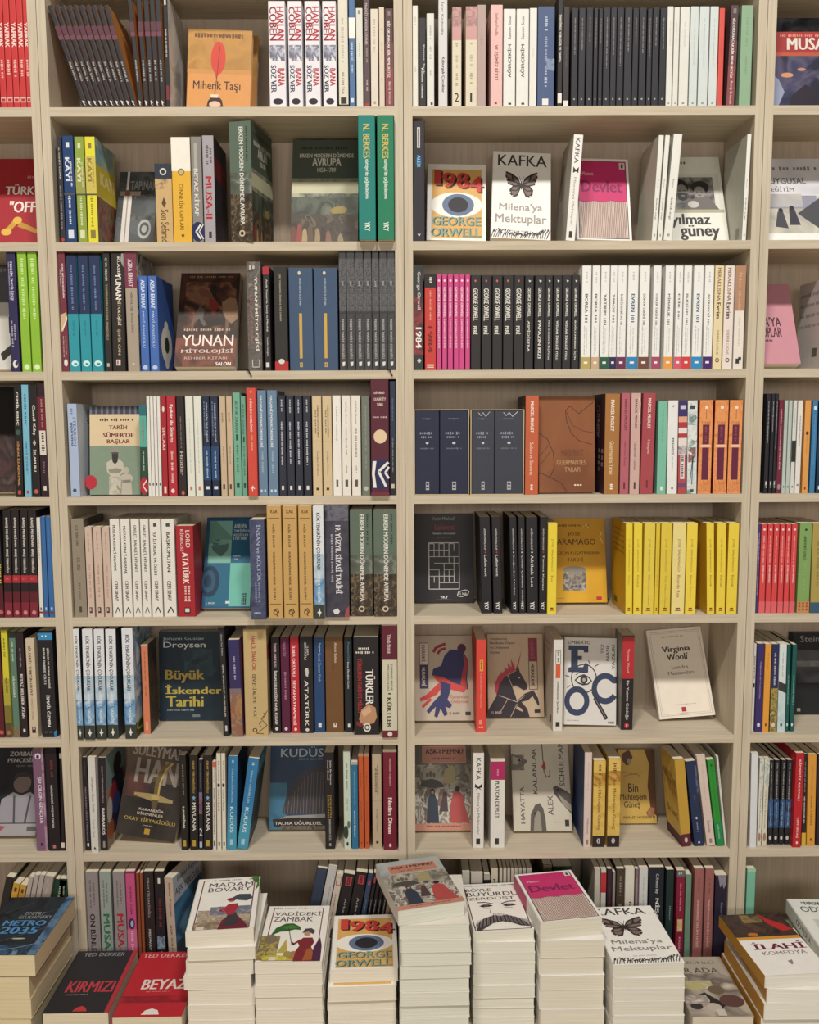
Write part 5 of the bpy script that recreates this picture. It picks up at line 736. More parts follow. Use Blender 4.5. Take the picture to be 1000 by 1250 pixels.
FO(970, 1030, 772, 'black cover facing out with dim grey clouds', '222426', [M(0, .22, 1, .62, '222426 3c3e42 55565a 26282a', 10), M(0, .35, 1, .42, '2a2c2e 8a8a8a 4a4c4c', 14), H('Steinbeck', .14, .04, .95, .12, '8a8884', 0), R(.05, .93, .12, .97, '9a9890')], yb=873, t=.025)

# ================================================================ SEVENTH SHELF
ROW('FL', 7)
MAN = [M(0, 0, 1, 1, '1c1a1c 26242a 2e2a2c', 6), H('ZORBALIĞIN', .48, .045, 1.02, .115, 'a8a4a4'), H('PENÇESİNDE', .46, .125, 1.0, .195, 'a8a4a4'), GH(.6, .215, .92, .24, '6a6668'), E(.72, .42, .13, .11, '7a6a66'), PL([(.59, .4), (.6, .32), (.72, .29), (.85, .33), (.86, .4), (.8, .35), (.66, .35)], '3a3434'), PL([(.6, .52), (.72, .56), (.85, .52), (1, .6), (1.0, .86), (.4, .86), (.44, .6)], '8f8c92'), LN([(.62, .56), (.66, .86)], .03, '4a484e'), LN([(.86, .56), (.82, .86)], .03, '4a484e'), R(0, .87, 1, 1, '9a9698'), PL([(.3, .87), (.55, .9), (.4, 1), (.2, 1)], '9a4a52'), R(.86, .9, 1, .95, '5a565a')]
FO(-40, 43.5, 911, 'black and grey cover showing a man in white shirt', '1c1a1c', MAN, yb=1025.5, t=.025)
B(45, 58.6, 914.5, 'mauve purple spine with white lettering', '7a5670', [E(.5, .07, .26, .03, 'd8ccd4'), R(.36, .06, .62, .09, '2c2230'), T('ŞU ÇILGIN GENÇLER', .27, .73, 'dcd0d8', .36, .72), R(.4, .92, .55, .95, '2c2230'), M(.8, 0, 1, 1, '8a6a80 a88a9c 7a5a70', 40)], xt=39.5)
B(60, 74.2, 913, 'black spine with red and white lettering', '221c20', [T('BEN, AS', .12, .28, '8c2c3a', .42, .66), T('GERÇEKLERİ AKŞAM YAZAR', .36, .78, 'd0c4c0', .34, .6), R(.35, .94, .6, .975, 'b06a6a')], xt=54.5)
B(75, 79.2, 913, 'narrow dark spine at the divider with a white foot', '2a2022', [R(0, .05, 1, .1, 'a8a09c'), R(0, .92, 1, .97, 'd0c4c0')], xt=72)
ROW('L', 7)
B(102, 110.8, 924.5, 'black spine with purple grey lettering', '262126', [T('MAHİR MECZUP', .05, .2, '5c5264', .4, .62, 'd', 0), T('MECHULSEN GİZLİ TARİHÇESİ', .32, .9, '8a7a94', .3, .72), R(.4, .92, .75, .955, 'd8d0cc')], xt=98)
B(111.4, 120.8, 925, 'white spine in front with brush lettering', 'ccc9c2', [T('Dünyanın Kara Tarihi', .2, .58, '4a4846', .32, .68, 'd', 0), T('Semih Fırat', .65, .84, '8a8782', .34, .62, 'd', 0), PL([(.35, .96), (.5, .935), (.7, .965)], '2c2a2a')], xt=107.5, Y=.004)
B(121.4, 132, 925, 'black spine, colourful warrior cover facing right', '271f24', [T('OKAY TİRYAKİOĞLU', .09, .48, 'b0a49c', .42, .66, 'd', 0), T('BARBAROS', .54, .83, 'd8d0c8', .34, .68), R(.35, .9, .65, .97, '8a8480')], xt=118, front='9a8f88', fcm=[M(0, 0, 1, 1, '8fa09c b49a80 7a6a5c a8b0ac', 8), R(0, 0, 1, .35, '7f9a98'), PL([(.2, .38), (.9, .3), (1, .45), (.1, .5)], 'a85a3c'), E(.62, .2, .22, .12, '2a2224'), PL([(.3, .3), (.9, .3), (1, .9), (.2, .9)], '2c2a48'), E(.4, .48, .16, .14, '9a2c38'), E(.5, .6, .2, .12, '3a4a80'), E(.15, .6, .14, .14, 'ccc8c0'), E(.2, .82, .16, .1, 'a85a3c')])
SUL = [M(0, 0, 1, 1, '2c2828 3a3430 24201f', 6), M(0, 0, 1, .42, '4a4038 5c4c3e 3a3230', 10), M(0, .38, .45, .6, '5a3a34 3c2c2a 6a4a40', 14), H('SÜLEYMAN', .07, .02, .95, .165, '958b82'), H('HAN', .16, .19, .88, .44, '8d847b'), LN([(.58, .6), (.56, .45), (.6, .3), (.74, .2)], .09, '6a5a38'), LN([(.6, .58), (.6, .42), (.66, .28), (.76, .2)], .03, 'b49a60'), PL([(.2, .55), (.56, .54), (.86, .58), (.86, .61), (.54, .62), (.2, .58)], '9a8a5c'), E(.56, .58, .07, .03, 'b49a60'), PL([(.5, .6), (.62, .6), (.6, .74), (.54, .74)], '5a4c38'), H('KARANLIĞA', .32, .69, .74, .725, 'c4b8ac', 0), H('DİRENENLER', .3, .735, .74, .77, 'c4b8ac', 0), H('OKAY TİRYAKİOĞLU', .1, .79, .96, .84, 'b49a50', 0), GH(.44, .87, .6, .88, 'b0a49c'), R(.47, .905, .56, .965, 'b08a34')]
FO(141.7, 214.5, 910, 'dark cover facing out with a curved sword, leaning right', '2c2828', SUL, yb=1030, t=.03, roll=9.5, lean=7)
B(221.6, 230.4, 922, 'black spine with white foot title left of twin pairs', '25211f', [G(.1, .42, '8a7a60', .42, .64), T('HANNİBAL', .54, .78, 'dcd4c8', .32, .7), R(.3, .9, .68, .965, 'b08f3a')], xt=219)
MVL = [T('OKAY TİRYAKİOĞLU', .06, .4, 'b8964c', .4, .68), PL([(.5, .43), (.75, .45), (.56, .46), (.7, .485), (.5, .47), (.3, .485), (.44, .46), (.25, .45)], '7aa0b8'), T('MEVLANA', .5, .8, 'dcd8d0', .32, .72, 'd', 0), R(.3, .9, .7, .965, 'b08f3a')]
B(232.2, 242.2, 921.6, 'black spine with gold author line, left of the twin pair', '25211f', MVL, xt=231)
B(242.8, 248, 927.5, 'narrow dark spine with a number 2 and colour spot', '2b2830', [G(.04, .32, '6a6a7c', .4, .62), M(.1, .36, .9, .6, '2c3a7a 8a5a4a 6a6a90', 60), ('t', '2', .2, .76, .85, .84, 'c9c4cc', 'h', 1), R(.2, .91, .8, .975, 'a8b0c8')], xt=242)
B(248.6, 259.2, 921.6, 'black spine with gold author line, right of the twin pair', '25211f', MVL, xt=248)
B(259.8, 264.4, 930, 'off white narrow spine with orange top', 'cfc9bc', [BAND(0, .06, 'c4644a'), T('BAHRİ HAZİNESİ FERİH', .3, .82, '4a443c', .3, .7), G(.06, .25, '9a9284', .36, .64), R(.25, .9, .7, .96, '5a544a')])
RUN([(265, 270.6), (271.2, 276.4)], 919.6, 'cream narrow spines with a dark dot', 'd2cbbb', [T('Elif Cümbüş', .08, .28, '6a6254', .3, .68, 'd', 0), E(.5, .33, .3, .02, '3a342c'), T('Gonca Yakacık', .37, .6, '6a6254', .3, .68, 'd', 0), R(.3, .92, .7, .96, '6a6254')])
KD = [M(0, 0, 1, 1, '2a6494 3a80ac 2c5c8c', 5), M(0, .6, 1, 1, '3a8aa8 4a9ab0 3a7aa0', 6), T('TALHA UĞURLUEL', .13, .5, 'a8c8dc', .4, .64, 'd', 0), T('KUDÜS', .54, .82, 'd0e0e8', .3, .7, 'd', 0), R(.32, .89, .64, .95, '9ac0d0'), T('II', .045, .075, 'b0ccd8', .42, .62)]
B(277, 288.8, 923, 'blue upright spine with pale lettering', '2f6a9a', KD, xt=278.4, front='1f3a58')
B(289.4, 302.8, 925, 'blue spine leaning right beside domed cover', '2f6a9a', KD, xt=303.6, front='3a7a96', fcm=[H('KUDÜS', .05, .04, .9, .2, 'a8c0d0', 0), M(0, .25, 1, 1, '33556a 4a4a48 3a6a84', 10)])
DOME = [M(0, 0, 1, 1, '1d3450 22405f 1a2c48', 5), M(0, .45, .3, 1, '2a5a7c 3a6e88 234a6c', 8)] + [PL([(.24 + .0, .82)] + [(.24 + .76 * (1 - math.cos(a * math.pi / 24)), .82 - .58 * math.sin(a * math.pi / 24)) for a in range(0, 13)] + [(1, .82)], '38343a')] + [LN([(.26 + .055 * i, .82), (.27 + .055 * i + .01 * (i % 3), .8 - .5 * math.sin(min(1, (i + 1) / 11) * 1.57) * .95)], .01, '6a625e') for i in range(13)] + [PL([(.08, .9), (.3, .84), (1, .82), (1, .86), (.4, .88), (.1, .95)], '8a8a88'), PL([(.06, .88), (.5, .86), (1, .87), (1, .95), (.3, .98), (.08, .96)], '241c1c'), H('KUDÜS', .18, .02, .93, .145, 'a8b4bc', 0), H('ESKİ ŞEHİR', .5, .155, .94, .185, '8a98a4', 0), H('TALHA UĞURLUEL', .1, .895, .92, .945, 'c9bfae', 0), M(.2, .955, 1, 1, '3a3634 6a6058 2a2a30', 50)]
FO(328.4, 399, 909.5, 'blue cover facing out with a large ribbed dome', '1d3450', DOME, yb=1016.5, t=.025)
B(397.4, 409.2, 919, 'black spine with white and gold lettering, dark cover behind', '242022', [T('Sadun Bir Senaryo', .08, .33, 'cfcac4', .52, .72, 'd', 0), T('Kemal Önemli', .08, .28, 'cfcac4', .3, .48, 'd', 0), T('DEVLETİN', .44, .67, 'a8843c', .52, .74), T('DERİN ARTI', .44, .67, 'a8843c', .28, .48), T('BARANSAN ECEL', .69, .92, 'a8a29c', .4, .6), R(.4, .94, .6, .97, '9a948e')], front='1c191c')
B(420.2, 428.8, 917, 'pale mint white spine with dark green foot art', 'c0cbbb', [G(.12, .42, '5c6a5c', .4, .64), G(.48, .62, '8a968a', .42, .62), E(.3, .83, .35, .07, '2f4038'), E(.7, .75, .2, .04, '5a6a5a'), E(.5, .95, .16, .02, '2c302c')])
B(429.4, 437.8, 931, 'steel blue shorter spine with white lettering', '2f6a8e', [G(.1, .5, '6a9ab8', .4, .62), T('KOÇTA İKRAM', .56, .86, 'c9d8e0', .34, .66), BAND(0, .025, 'a8a494')])
RUN([(438.4, 444.8), (445.6, 451.4)], 920, 'burnt orange plain spines', 'b8562f', [BAND(0, .03, 'a08468'), G(.2, .36, '8a3c20', .4, .6), G(.5, .72, '8a3c20', .4, .6), R(.35, .93, .65, .95, '8a3c20')])
B(455, 466.6, 921.6, 'beige spine with dark double line lettering', 'b5a288', [T('OSMANLI DEVLETİ\'NDE', .1, .42, '3c3024', .52, .72), T('VE MUKAVEMETLER', .14, .4, '3c3024', .3, .48), R(0, .48, 1, .485, '8a785c'), T('Doğan Kuban', .58, .82, '5a4a38', .4, .58, 'd', 0), R(.38, .92, .62, .945, '2c241c')])
B(468.4, 484.8, 914.6, 'crimson maroon spine at the middle divider', '6f1f30', [BAND(0, .03, '9a8a74'), T('Abdülbaki Gölpınarlı', .09, .36, 'c9a4a4', .42, .6, 'd', 0), T('Nedim Divanı', .48, .84, 'e4d8d0', .36, .66, 'd', 1), E(.5, .955, .1, .018, 'd8c4c0')], Y=.008)
ROW('R', 7)
ASK = [M(0, 0, 1, .32, '6a6258 7a7062 5c564e', 8), M(0, .3, 1, .6, '8a8478 5c5850 a8a294 4c4a44', 30), M(0, .56, 1, .93, 'a8a498 6a625c c4bfb2 55504c 8a6a60', 40), PL([(.14, .46), (.16, .34), (.26, .3), (.38, .34), (.42, .46)], '9a9484'), E(.22, .41, .025, .03, '5a564e'), E(.28, .4, .03, .035, '5a564e'), E(.34, .41, .025, .03, '5a564e'), PL([(.2, .34), (.28, .27), (.36, .34)], 'b0aa98'), PL([(.5, .5), (.52, .36), (.66, .3), (.72, .34), (.7, .5)], '9a8f68'), PL([(.08, .53), (.14, .47), (.3, .45), (.46, .48), (.52, .54), (.3, .55)], '45433f'), PL([(.2, .92), (.22, .68), (.28, .6), (.34, .6), (.4, .7), (.42, .92)], '2c3644'), E(.31, .585, .045, .03, '3a2c28'), E(.31, .595, .025, .018, 'b48a74'), PL([(.6, .92), (.62, .74), (.66, .62), (.74, .57), (.84, .62), (.88, .76), (.96, .92)], 'a84a48'), E(.75, .56, .045, .03, '2c2224'), PL([(.42, .8), (.5, .6), (.56, .6), (.58, .8)], '4a3c3c'), R(.14, .1, .9, .28, 'b07a68'), FRAME('d0a890', .14, .1, .9, .28, .01), H('AŞK-I MEMNU', .19, .125, .86, .195, '2c201e', 1), GH(.3, .22, .72, .245, '4a342e'), R(0, .925, 1, 1, 'b8806c'), GH(.2, .945, .82, .965, '5a3c34')]
FO(506.6, 577, 900, 'salmon framed painted crowd cover facing out', '6a6258', ASK, yb=1017.5, t=.02)
B(577.2, 590.8, 919.6, 'white spine with a small black butterfly, seventh shelf', 'dcd8d2', [T('KAFKA', .05, .28, '2f2d2d', .3, .7, 'd', 0), PL([(.5, .355), (.2, .32), (.16, .36), (.4, .365), (.2, .39), (.5, .37), (.8, .39), (.6, .365), (.84, .36), (.8, .32)], '2a2628'), T('Milena\'ya Mektuplar', .42, .86, '7a7672', .32, .62, 'd', 0), R(.3, .9, .66, .96, '2f2d2d')], front='c4c0b8', fcm=[M(0, .2, 1, 1, 'c4c0b8 8a8680 c4c0b8', 40)], label='white spine with a small black butterfly, right bay, seventh shelf')
B(598.4, 616.2, 928.6, 'white spine with a crimson pink top block', 'dcd8d0', [BAND(.01, .22, 'a82c5c'), G(.1, .18, 'd890ac', .42, .58), T('PLATON DEVLET', .23, .66, '4a4844', .34, .6), R(.32, .89, .6, .96, '3a3836')], front='d0ccc4')
FISHM = '4a4440 8a8278 5c5650 a09888'
HAY = [M(0, 0, 1, 1, 'b8b0a0 c0b8a8 b0a898', 4), M(.0, .17, .22, .34, FISHM, 60), PL([(0, .17), (.02, .16), (.2, .2), (.28, .235), (.26, .26), (.16, .31), (.02, .34), (0, .34)], '6a625a'), PL([(.02, .18), (.18, .22), (.1, .28), (.02, .27)], '9a9284'), E(.14, .23, .02, .014, '2a2624'), PL([(.28, 1), (.3, .82), (.38, .72), (.46, .7), (.52, .76), (.55, .88), (.56, 1)], '57504a'), PL([(.34, 1), (.36, .86), (.42, .78), (.46, .8), (.48, 1)], '8f877a'), E(.37, .81, .016, .012, '221f1e'), PL([(.7, .53), (.75, .51), (.88, .55), (1, .6), (1, .82), (.86, .72), (.72, .6)], '4c4642'), PL([(.78, .6), (1, .72), (1, .8), (.86, .72)], '8f877a'), E(.78, .555, .016, .012, '1f1c1c'),
       LN([(.54, 0), (.56, .36), (.6, .42), (.66, .4), (.66, .34)], .014, '3a2c2c'), PL([(.52, .3), (.58, .24), (.6, .32), (.56, .35)], '9a2c34'), ('t', 'HAYATTA', .13, .52, .2, .92, '4a4540', 'u', 0), ('t', 'KALANLAR', .36, .1, .43, .6, '4a4540', 'u', 0), ('t', 'ALEX', .6, .62, .69, .83, '4a4540', 'u', 0), ('t', 'SCHULMAN', .82, .02, .91, .52, '4a4540', 'u', 0), R(.88, .88, .95, .95, '2c2826'), GH(.68, .9, .84, .91, '8a8478')]
FO(627.5, 699, 903, 'beige cover facing out with fish heads and a hook', 'b8b0a0', HAY, yb=1018.5, t=.02)
B(712, 721.4, 919, 'pinkish white spine with a blue cover facing left', 'd2c0b8', [G(.1, .4, 'bca8a0', .44, .58), T('Muhteşem', .7, .86, '6a5c58', .36, .66, 'd', 0), R(.36, .92, .66, .97, '8a7a74')], back='2a3c66')
BM = [M(0, 0, 1, 1, 'c9a44a d6b662 c09a40', 20), M(0, .14, 1, .3, 'c9a44a 9a6a30 d6b662', 40), G(.05, .2, '6a4a20', .4, .66), T('Bin Muhteşem Güneş', .24, .8, '6a5020', .34, .66, 'd', 0), BAND(.87, 1, '2c2224'), E(.5, .93, .14, .03, 'c4bab0'), R(.46, .91, .54, .95, '2c2224')]
B(723.2, 737.8, 928.6, 'golden yellow spine with black foot, left copy', 'c9a44a', BM)
B(741, 756, 926, 'golden yellow spine with black foot, right copy', 'c9a44a', BM)
BIN = [M(0, 0, 1, 1, 'b8964c c4a456 ac8a44', 5), PL([(.1, .06), (.3, 0), (.4, .1), (.32, .2), (.22, .22), (.12, .16)], '5a3c28'), E(.3, .16, .06, .04, '8a8478'), PL([(.72, 0), (1, 0), (1, .9), (.9, .86), (.76, .9), (.72, .85), (.84, .78), (.78, .5), (.84, .2)], '5c3a22'), PL([(.74, .84), (.86, .78), (.96, .8), (.92, .9), (.78, .92)], 'a07050'), LN([(.1, .3), (.4, .34), (.62, .31)], .012, '6a5428'), LN([(.14, .36), (.46, .33), (.6, .37)], .012, '6a5428'), H('Bin', .25, .46, .52, .58, '332614', 0), H('Muhteşem', .02, .6, .74, .7, '332614', 0), H('Güneş', .12, .7, .56, .81, '332614', 0), H('KHALED HOSSEINI', .1, .9, .86, .935, '4a3818', 0), R(.9, .9, .95, .93, '4a3818')]
FO(757.2, 802, 915, 'golden cover facing out with dangling hands', 'b8964c', BIN, yb=1007.5, t=.02)
B(832.5, 845, 926, 'yellow book turned to show its cover, leaning left', '5c2430', [BAND(0, .86, 'b8923c'), E(.5, .93, .16, .03, 'c4bab0')], xt=823, back='c4a24a', bcm=[M(0, 0, 1, .88, 'c4a24a d0b25c b8923e', 12), M(0, .25, 1, .45, 'c4a24a 8a5a30 d0b25c', 20), GH(.1, .2, .8, .26, '8a6a30'), H('Bin Güneş', .2, .62, .9, .74, '55401c', 0), R(0, .88, 1, 1, '4c2028')], yaw=5, d=.085, Y=.012)
B(848, 860.4, 928.6, 'dark blue spine leaning left', '26304f', [G(.4, .5, '4a5678', .42, .6), E(.5, .67, .1, .015, 'c0c4d0'), G(.72, .85, '8a92ac', .42, .58), R(.4, .95, .6, .97, 'c0c4d0'), M(.8, .05, 1, .4, '26304f 5a6484 26304f', 60)], xt=837)
B(863, 874, 921.6, 'pale pink white spine leaning left', 'cfbcb2', [G(.1, .5, 'bca89e', .44, .58), T('Suskunlar', .72, .86, '6a5c58', .36, .66, 'd', 0), R(.36, .92, .66, .97, '8a7a74')], xt=850)
B(875, 884.2, 927, 'vivid green spine leaning left', '2f8a34', [R(.36, .05, .64, .08, '1f5a24'), G(.1, .6, '276f2c', .42, .6), BAND(.72, 1, '23824a'), T('AYİN GÜNEŞ', .75, .92, '9ad0a4', .36, .64)], xt=863)
B(885, 890.4, 923, 'white narrow spine leaning left against the green one', 'd2cfc8', [T('BİR KADIN KALBİ', .1, .36, '5a5856', .36, .66), G(.45, .75, '9a9894', .42, .6)], xt=874.5)
ROW('FR', 7)
B(915, 923.6, 919.6, 'tall white spine standing forward at the divider', 'd2d4d6', [], Y=.006, xt=917.6)
GB = [M(0, 0, 1, .32, 'd0cdc2 a8b4ac d8d4c8 8a9a94', 40), T('Gurbetin Kıyısında', .36, .8, '6a6a64', .3, .62, 'd', 0), E(.5, .9, .3, .05, '9a7a60'), G(.1, .3, '8a9a98', .5, .8)]
B(924, 929.4, 926, 'cream spine with blue handwriting, left of a tan art copy', 'd0cdc2', GB, xt=927)
B(929.8, 936, 926, 'cream spine with brown round art near foot', 'd0c9b8', GB, xt=933)
RUN([(937, 943), (943.8, 949.8), (950.6, 956.4), (957.4, 964)], 928, 'black spines with blue glow below and white lettering', '28282c', [T('ÜÇ CANIM KENDİ', .04, .46, 'a8a49e', .32, .68), M(0, .46, 1, .8, '2a3a5c 3a5a84 28304a', 30), G(.5, .78, '9ab0cc', .4, .62), BAND(.86, 1, '232226'), E(.5, .92, .26, .025, 'c0bcb6')], xts=[939.5, 946.5, 953.5, 960.5], yb=1031)
B(966.4, 977.8, 919.6, 'bright red spine with white lettering among black ones', 'b3252e', [T('KİMSESİZ AKTARLI', .07, .5, 'e4c4bc', .4, .7), T('CEM ERYAŞ', .68, .9, 'e4c4bc', .34, .62), E(.5, .95, .12, .015, 'e4c4bc')], yb=1034.5, xt=969)
B(978.4, 983.6, 921, 'narrow black spine with yellow foot', '2b2527', [G(.08, .42, '8a8480', .36, .64), G(.46, .76, 'd0c8c0', .36, .64), BAND(.86, 1, 'c9a93c')], xt=981)
B(984.6, 995, 921, 'orange yellow spine beside the photo edge', 'd0953c', [G(.12, .4, 'a87a68', .4, .62), T('EKMEK TARİHİ', .44, .78, '8a4a3c', .38, .64), R(.4, .92, .6, .95, '6a3a2c')], xt=987)
B(996.2, 1004, 921, 'very dark plum spine at the photo edge', '2f2536', [G(.2, .6, '5a4a60')], xt=999)

# ================================================================ BOTTOM SHELF
ROW('FL', 8)
B(-14, -4, 1070, 'dark leaning spine at the photo edge behind blue pile', '2a2626', xt=8)
RUN([(-3, 5.6), (6.2, 14.4)], [1078, 1080], 'golden yellow spines leaning right behind blue black pile', 'c0933a', [R(.3, .05, .7, .1, '5a3c24'), G(.3, .8, 'a07a2c', .4, .6)], xts=[14.6, 24])
RUN([(15, 21), (21.8, 28), (28.6, 35)], [1070, 1068, 1068], 'grey white spines leaning right behind blue black pile', 'b0a49c', [G(.2, .8, '9a8e88', .4, .6)], xts=[26, 32, 38.6])
B(36, 47.5, 1069, 'greige leaning spine with painted wrap glint behind blue pile', 'a3968e', [LN([(.3, .05), (.6, .1), (.4, .2)], .05, 'c4bab4')], xt=47)  # sheen of the wrap drawn as a pale bent line
RUN([(53, 68.6), (69.6, 82)], 1073, 'dark green spines with pale short lettering', '23402f', [G(.08, .34, 'a8b49c', .4, .58)], Y=.012)
ROW('L', 8)
MS = lambda n, c: [G(.09, .4, '5c5456', .28, .42), G(.12, .36, '5c5456', .56, .7), T(n, .45, .92, c, .24, .78), G(.46, .92, '7a7274', .84, .9)]
B(107, 124.2, 1064.5, 'silver grey spine with black lettering', '8d8485', MS('ON BİNLER', '252224'))
B(125.4, 139.4, 1064.5, 'silver green spine with green lettering', '8f9a92', MS('MUSA-I', '2f6a4a'))
B(141.6, 156.4, 1064.5, 'silver grey spine with red lettering', '8d8585', MS('MUSA-II', 'a02a34'))
B(157, 168.6, 1064, 'pink spine with a small blue portrait oval', 'b8507a', [T('ŞERBET EVİM', .16, .46, '6a2444', .36, .66), E(.5, .56, .34, .06, '2c3358'), E(.55, .56, .16, .035, 'b0a8b0'), BAND(.62, 1, 'c0688a'), G(.64, .98, 'e0a8bc', .38, .66), BAND(0, .02, '7a2c4a')])
RUN([(170, 173.6), (174.2, 178)], 1066, 'thin rusty orange spines', '8a4a30', [G(.2, .7, '6a3420', .4, .6)])
B(179, 191, 1064, 'black spine with small grey lettering, right of orange', '2a2424', [T('OKAY TİRYAKİOĞLU', .07, .5, 'a89c94', .36, .62, 'd', 0), T('MIDWAY BİR', .62, .96, 'b4aaa4', .34, .64)])
B(192, 203.6, 1064, 'black spine with red blue figures near foot', '231f22', [R(.36, .07, .6, .13, 'd0c8c0'), G(.3, .6, '7a2c34', .36, .64), M(.1, .7, .9, .84, '2c4a6a 8a9ab0 231f22', 60), G(.86, .98, '9a948e', .4, .62)])
B(206.5, 218.5, 1071, 'cream spine showing its sea blue cover, leaning left', 'b5a594', [T('Bahar Feyzan', .06, .44, '8a3a3c', .4, .7), T('AŞK YOLCUSU', .54, .96, '4a3c38', .36, .62)], xt=199.5, front='8aa0b4', fcm=[M(0, 0, 1, 1, '2f5a80 3f7aa0 1f3a58 5a90ac', 8), PL([(0, 0), (1, 0), (1, .22), (0, .3)], 'a8b0b8'), H('Bahar Feyzan', .15, .02, .95, .1, '3c3c48', 0), H('AŞK YOLCUSU', .06, .14, .95, .24, '2c2c3c', 0), M(0, .75, 1, 1, '1f2a3c 2c3a50 181e2c', 10)], yaw=-16)
LR = lambda b, *a, **k: B(*a, **k)
B(364, 377, 1059, 'dark slate blue book leaning right behind parasol cover', '333d4f', xt=388)
B(378.4, 389.4, 1056.4, 'grey white spine leaning right behind parasol cover', 'b4b2ae', [G(.2, .7, '7a7a7e', .56, .7)], xt=397.6)
B(390.4, 399, 1067, 'cream spine with red stamp and red lettering, leaning', 'c0b4a6', [FRAME('8a3034', .2, .03, .85, .12, .1), T('AŞKIN BİR HALİ', .22, .6, '8a3034', .35, .6)], xt=405.5)
BB = [R(.3, .03, .8, .13, 'a83a44'), ('t', 'B', .42, .04, .68, .12, '2a2022', 'h', 1), T('Arka Kapı', .28, .6, '9a948e', .42, .66, 'd', 0)]
RUN([(400, 414.6), (415.6, 429.8)], [1066, 1064], 'thick black spines with red square letter stamp', '231f21', BB, xts=[414.4, 429.6])
B(431, 437.6, 1066, 'dark blue narrow spine among black leaning ones', '33435c', [R(.3, .08, .75, .13, '9a4a54'), G(.3, .7, '7a8090', .4, .6)], xt=447)
RUN([(438.4, 443.4), (444.2, 449.4), (450.2, 455.2), (456, 461.4)], 1066, 'narrow black leaning spines with red stamps', '241f21', [R(.3, .04, .75, .11, '9a3a44'), G(.3, .7, 'b4aaa4', .4, .6)], xts=[453.6, 459.2, 464.8, 470.2])
B(462.4, 471.6, 1068, 'beige leaning spine at the end of the black row', 'a38d78', [G(.2, .7, '6a5444', .4, .6)], xt=476)
ROW('R', 8)
B(564, 573.4, 1064, 'white spine behind the moustache cover pile', 'b9b4a8', Y=.02)
B(574.6, 589.2, 1066, 'spine with a maroon label on white', 'bdb8ae', [BAND(.12, .24, '6a2a3c'), BAND(.26, .6, '8a8a88')], Y=.02)
B(590.4, 597.8, 1068, 'black narrow spine behind the moustache cover pile', '232022', [BAND(0, .06, 'a8a294')], Y=.02)
B(599, 607.6, 1060, 'cream spine with large black upright letters', 'bdb39e', [T('POLİTİKA', .12, .5, '2c2826', .3, .74)], Y=.02)
tw = [609, 613.6, 618.6, 623, 627.4, 632.4, 637.2, 642.2, 649]
RUN([(tw[i], tw[i + 1] - .6) for i in range(8)], 1060, 'thin greyish white spines', 'b5ada0', [G(.3, .6, '9a9286', .4, .6)], Y=.02)
B(662, 673, 1056, 'tan spine set far back behind the pink cover pile', '8a7a66', Y=.045)
B(674, 697, 1058, 'dark green book set far back behind the pink cover pile', '2f4a3e', Y=.045)
B(724, 731, 1061, 'off white spine between pink cover pile and red label', 'b8b0a2', Y=.01)
B(732, 738.4, 1061, 'white spine with a red upper label', 'c4c0b8', [BAND(.04, .26, 'b03038')], Y=.01)
B(739.4, 745.6, 1061, 'black red narrow spine', '33202a', [G(.2, .5, '7a3a40')], Y=.008)
B(746.2, 749.6, 1065, 'thin grey spine between two dark ones', '8a8078', Y=.008)
B(750.6, 760.4, 1060.8, 'dark brown spine with grey vertical lettering', '43372d', [G(.08, .3, '8a7c6a', .36, .66), R(.3, .38, .7, .44, '8a7c6a')], Y=.008)
B(761, 772.6, 1060, 'cream white spine with large dark lettering', 'cdc8ba', [T('BAHÇE', .36, .6, '3c3834', .4, .74)])
B(773.2, 777.6, 1061, 'thin mauve spine', '7c6468', [G(.1, .5, 'a8989a', .36, .64)], Y=.008)
B(778.2, 788.8, 1060, 'pale grey white spine with faint lettering', 'c4c4c0', [G(.1, .6, 'a3a39e', .4, .6)])
B(790, 808.4, 1059, 'wide black blue spine with white vertical title', '20232c', [T('C. Frances Bey', .07, .28, 'c9c8c8', .4, .64, 'd', 0), T('NİŞAN', .33, .62, 'd8d6d2', .4, .76)])
B(811, 820.4, 1062, 'dark teal black spine with pale lettering', '20302f', [T('Hançer', .4, .56, '8aa09a', .44, .66, 'd', 0)])
B(823.6, 833.8, 1063, 'crimson spine with a small golden figure', '7f1f38', [BAND(0, .07, '5a6464'), GH(.2, .015, .8, .045, 'b0b4b0'), G(.14, .46, 'c98a98', .4, .6), M(.2, .54, .8, .68, 'c0a068 d0b888 8a3a34', 60), T('KADIN', .74, .9, 'c98a98', .4, .62)])
B(834.6, 841.8, 1068, 'narrow sage green spine', '6a8a74', [G(.2, .7, '56745f', .44, .58)])
RUN([(844.8, 856.4), (858, 869)], 1060.6, 'dusty rose spines with pale lettering', '96605c', [G(.1, .28, '7a4644', .4, .6), T('İMKÂNSIZ İKLİM EKİBİ', .34, .86, 'c9aaa2', .36, .64)])
B(870.4, 886, 1069, 'dark purple spine against the right panel', '2c2536', [PL([(.2, 0), (.9, 0), (.9, .1), (.7, .16), (.6, .1), (.4, .14)], '8a8490'), T('Kayla Winter', .32, .62, '8a8098', .44, .66, 'd', 0)])
ROW('FR', 8)
B(908.4, 919, 1061, 'mint green book standing alone at the divider', '7ab89c', [BAND(0, .03, '9ac4ac')])

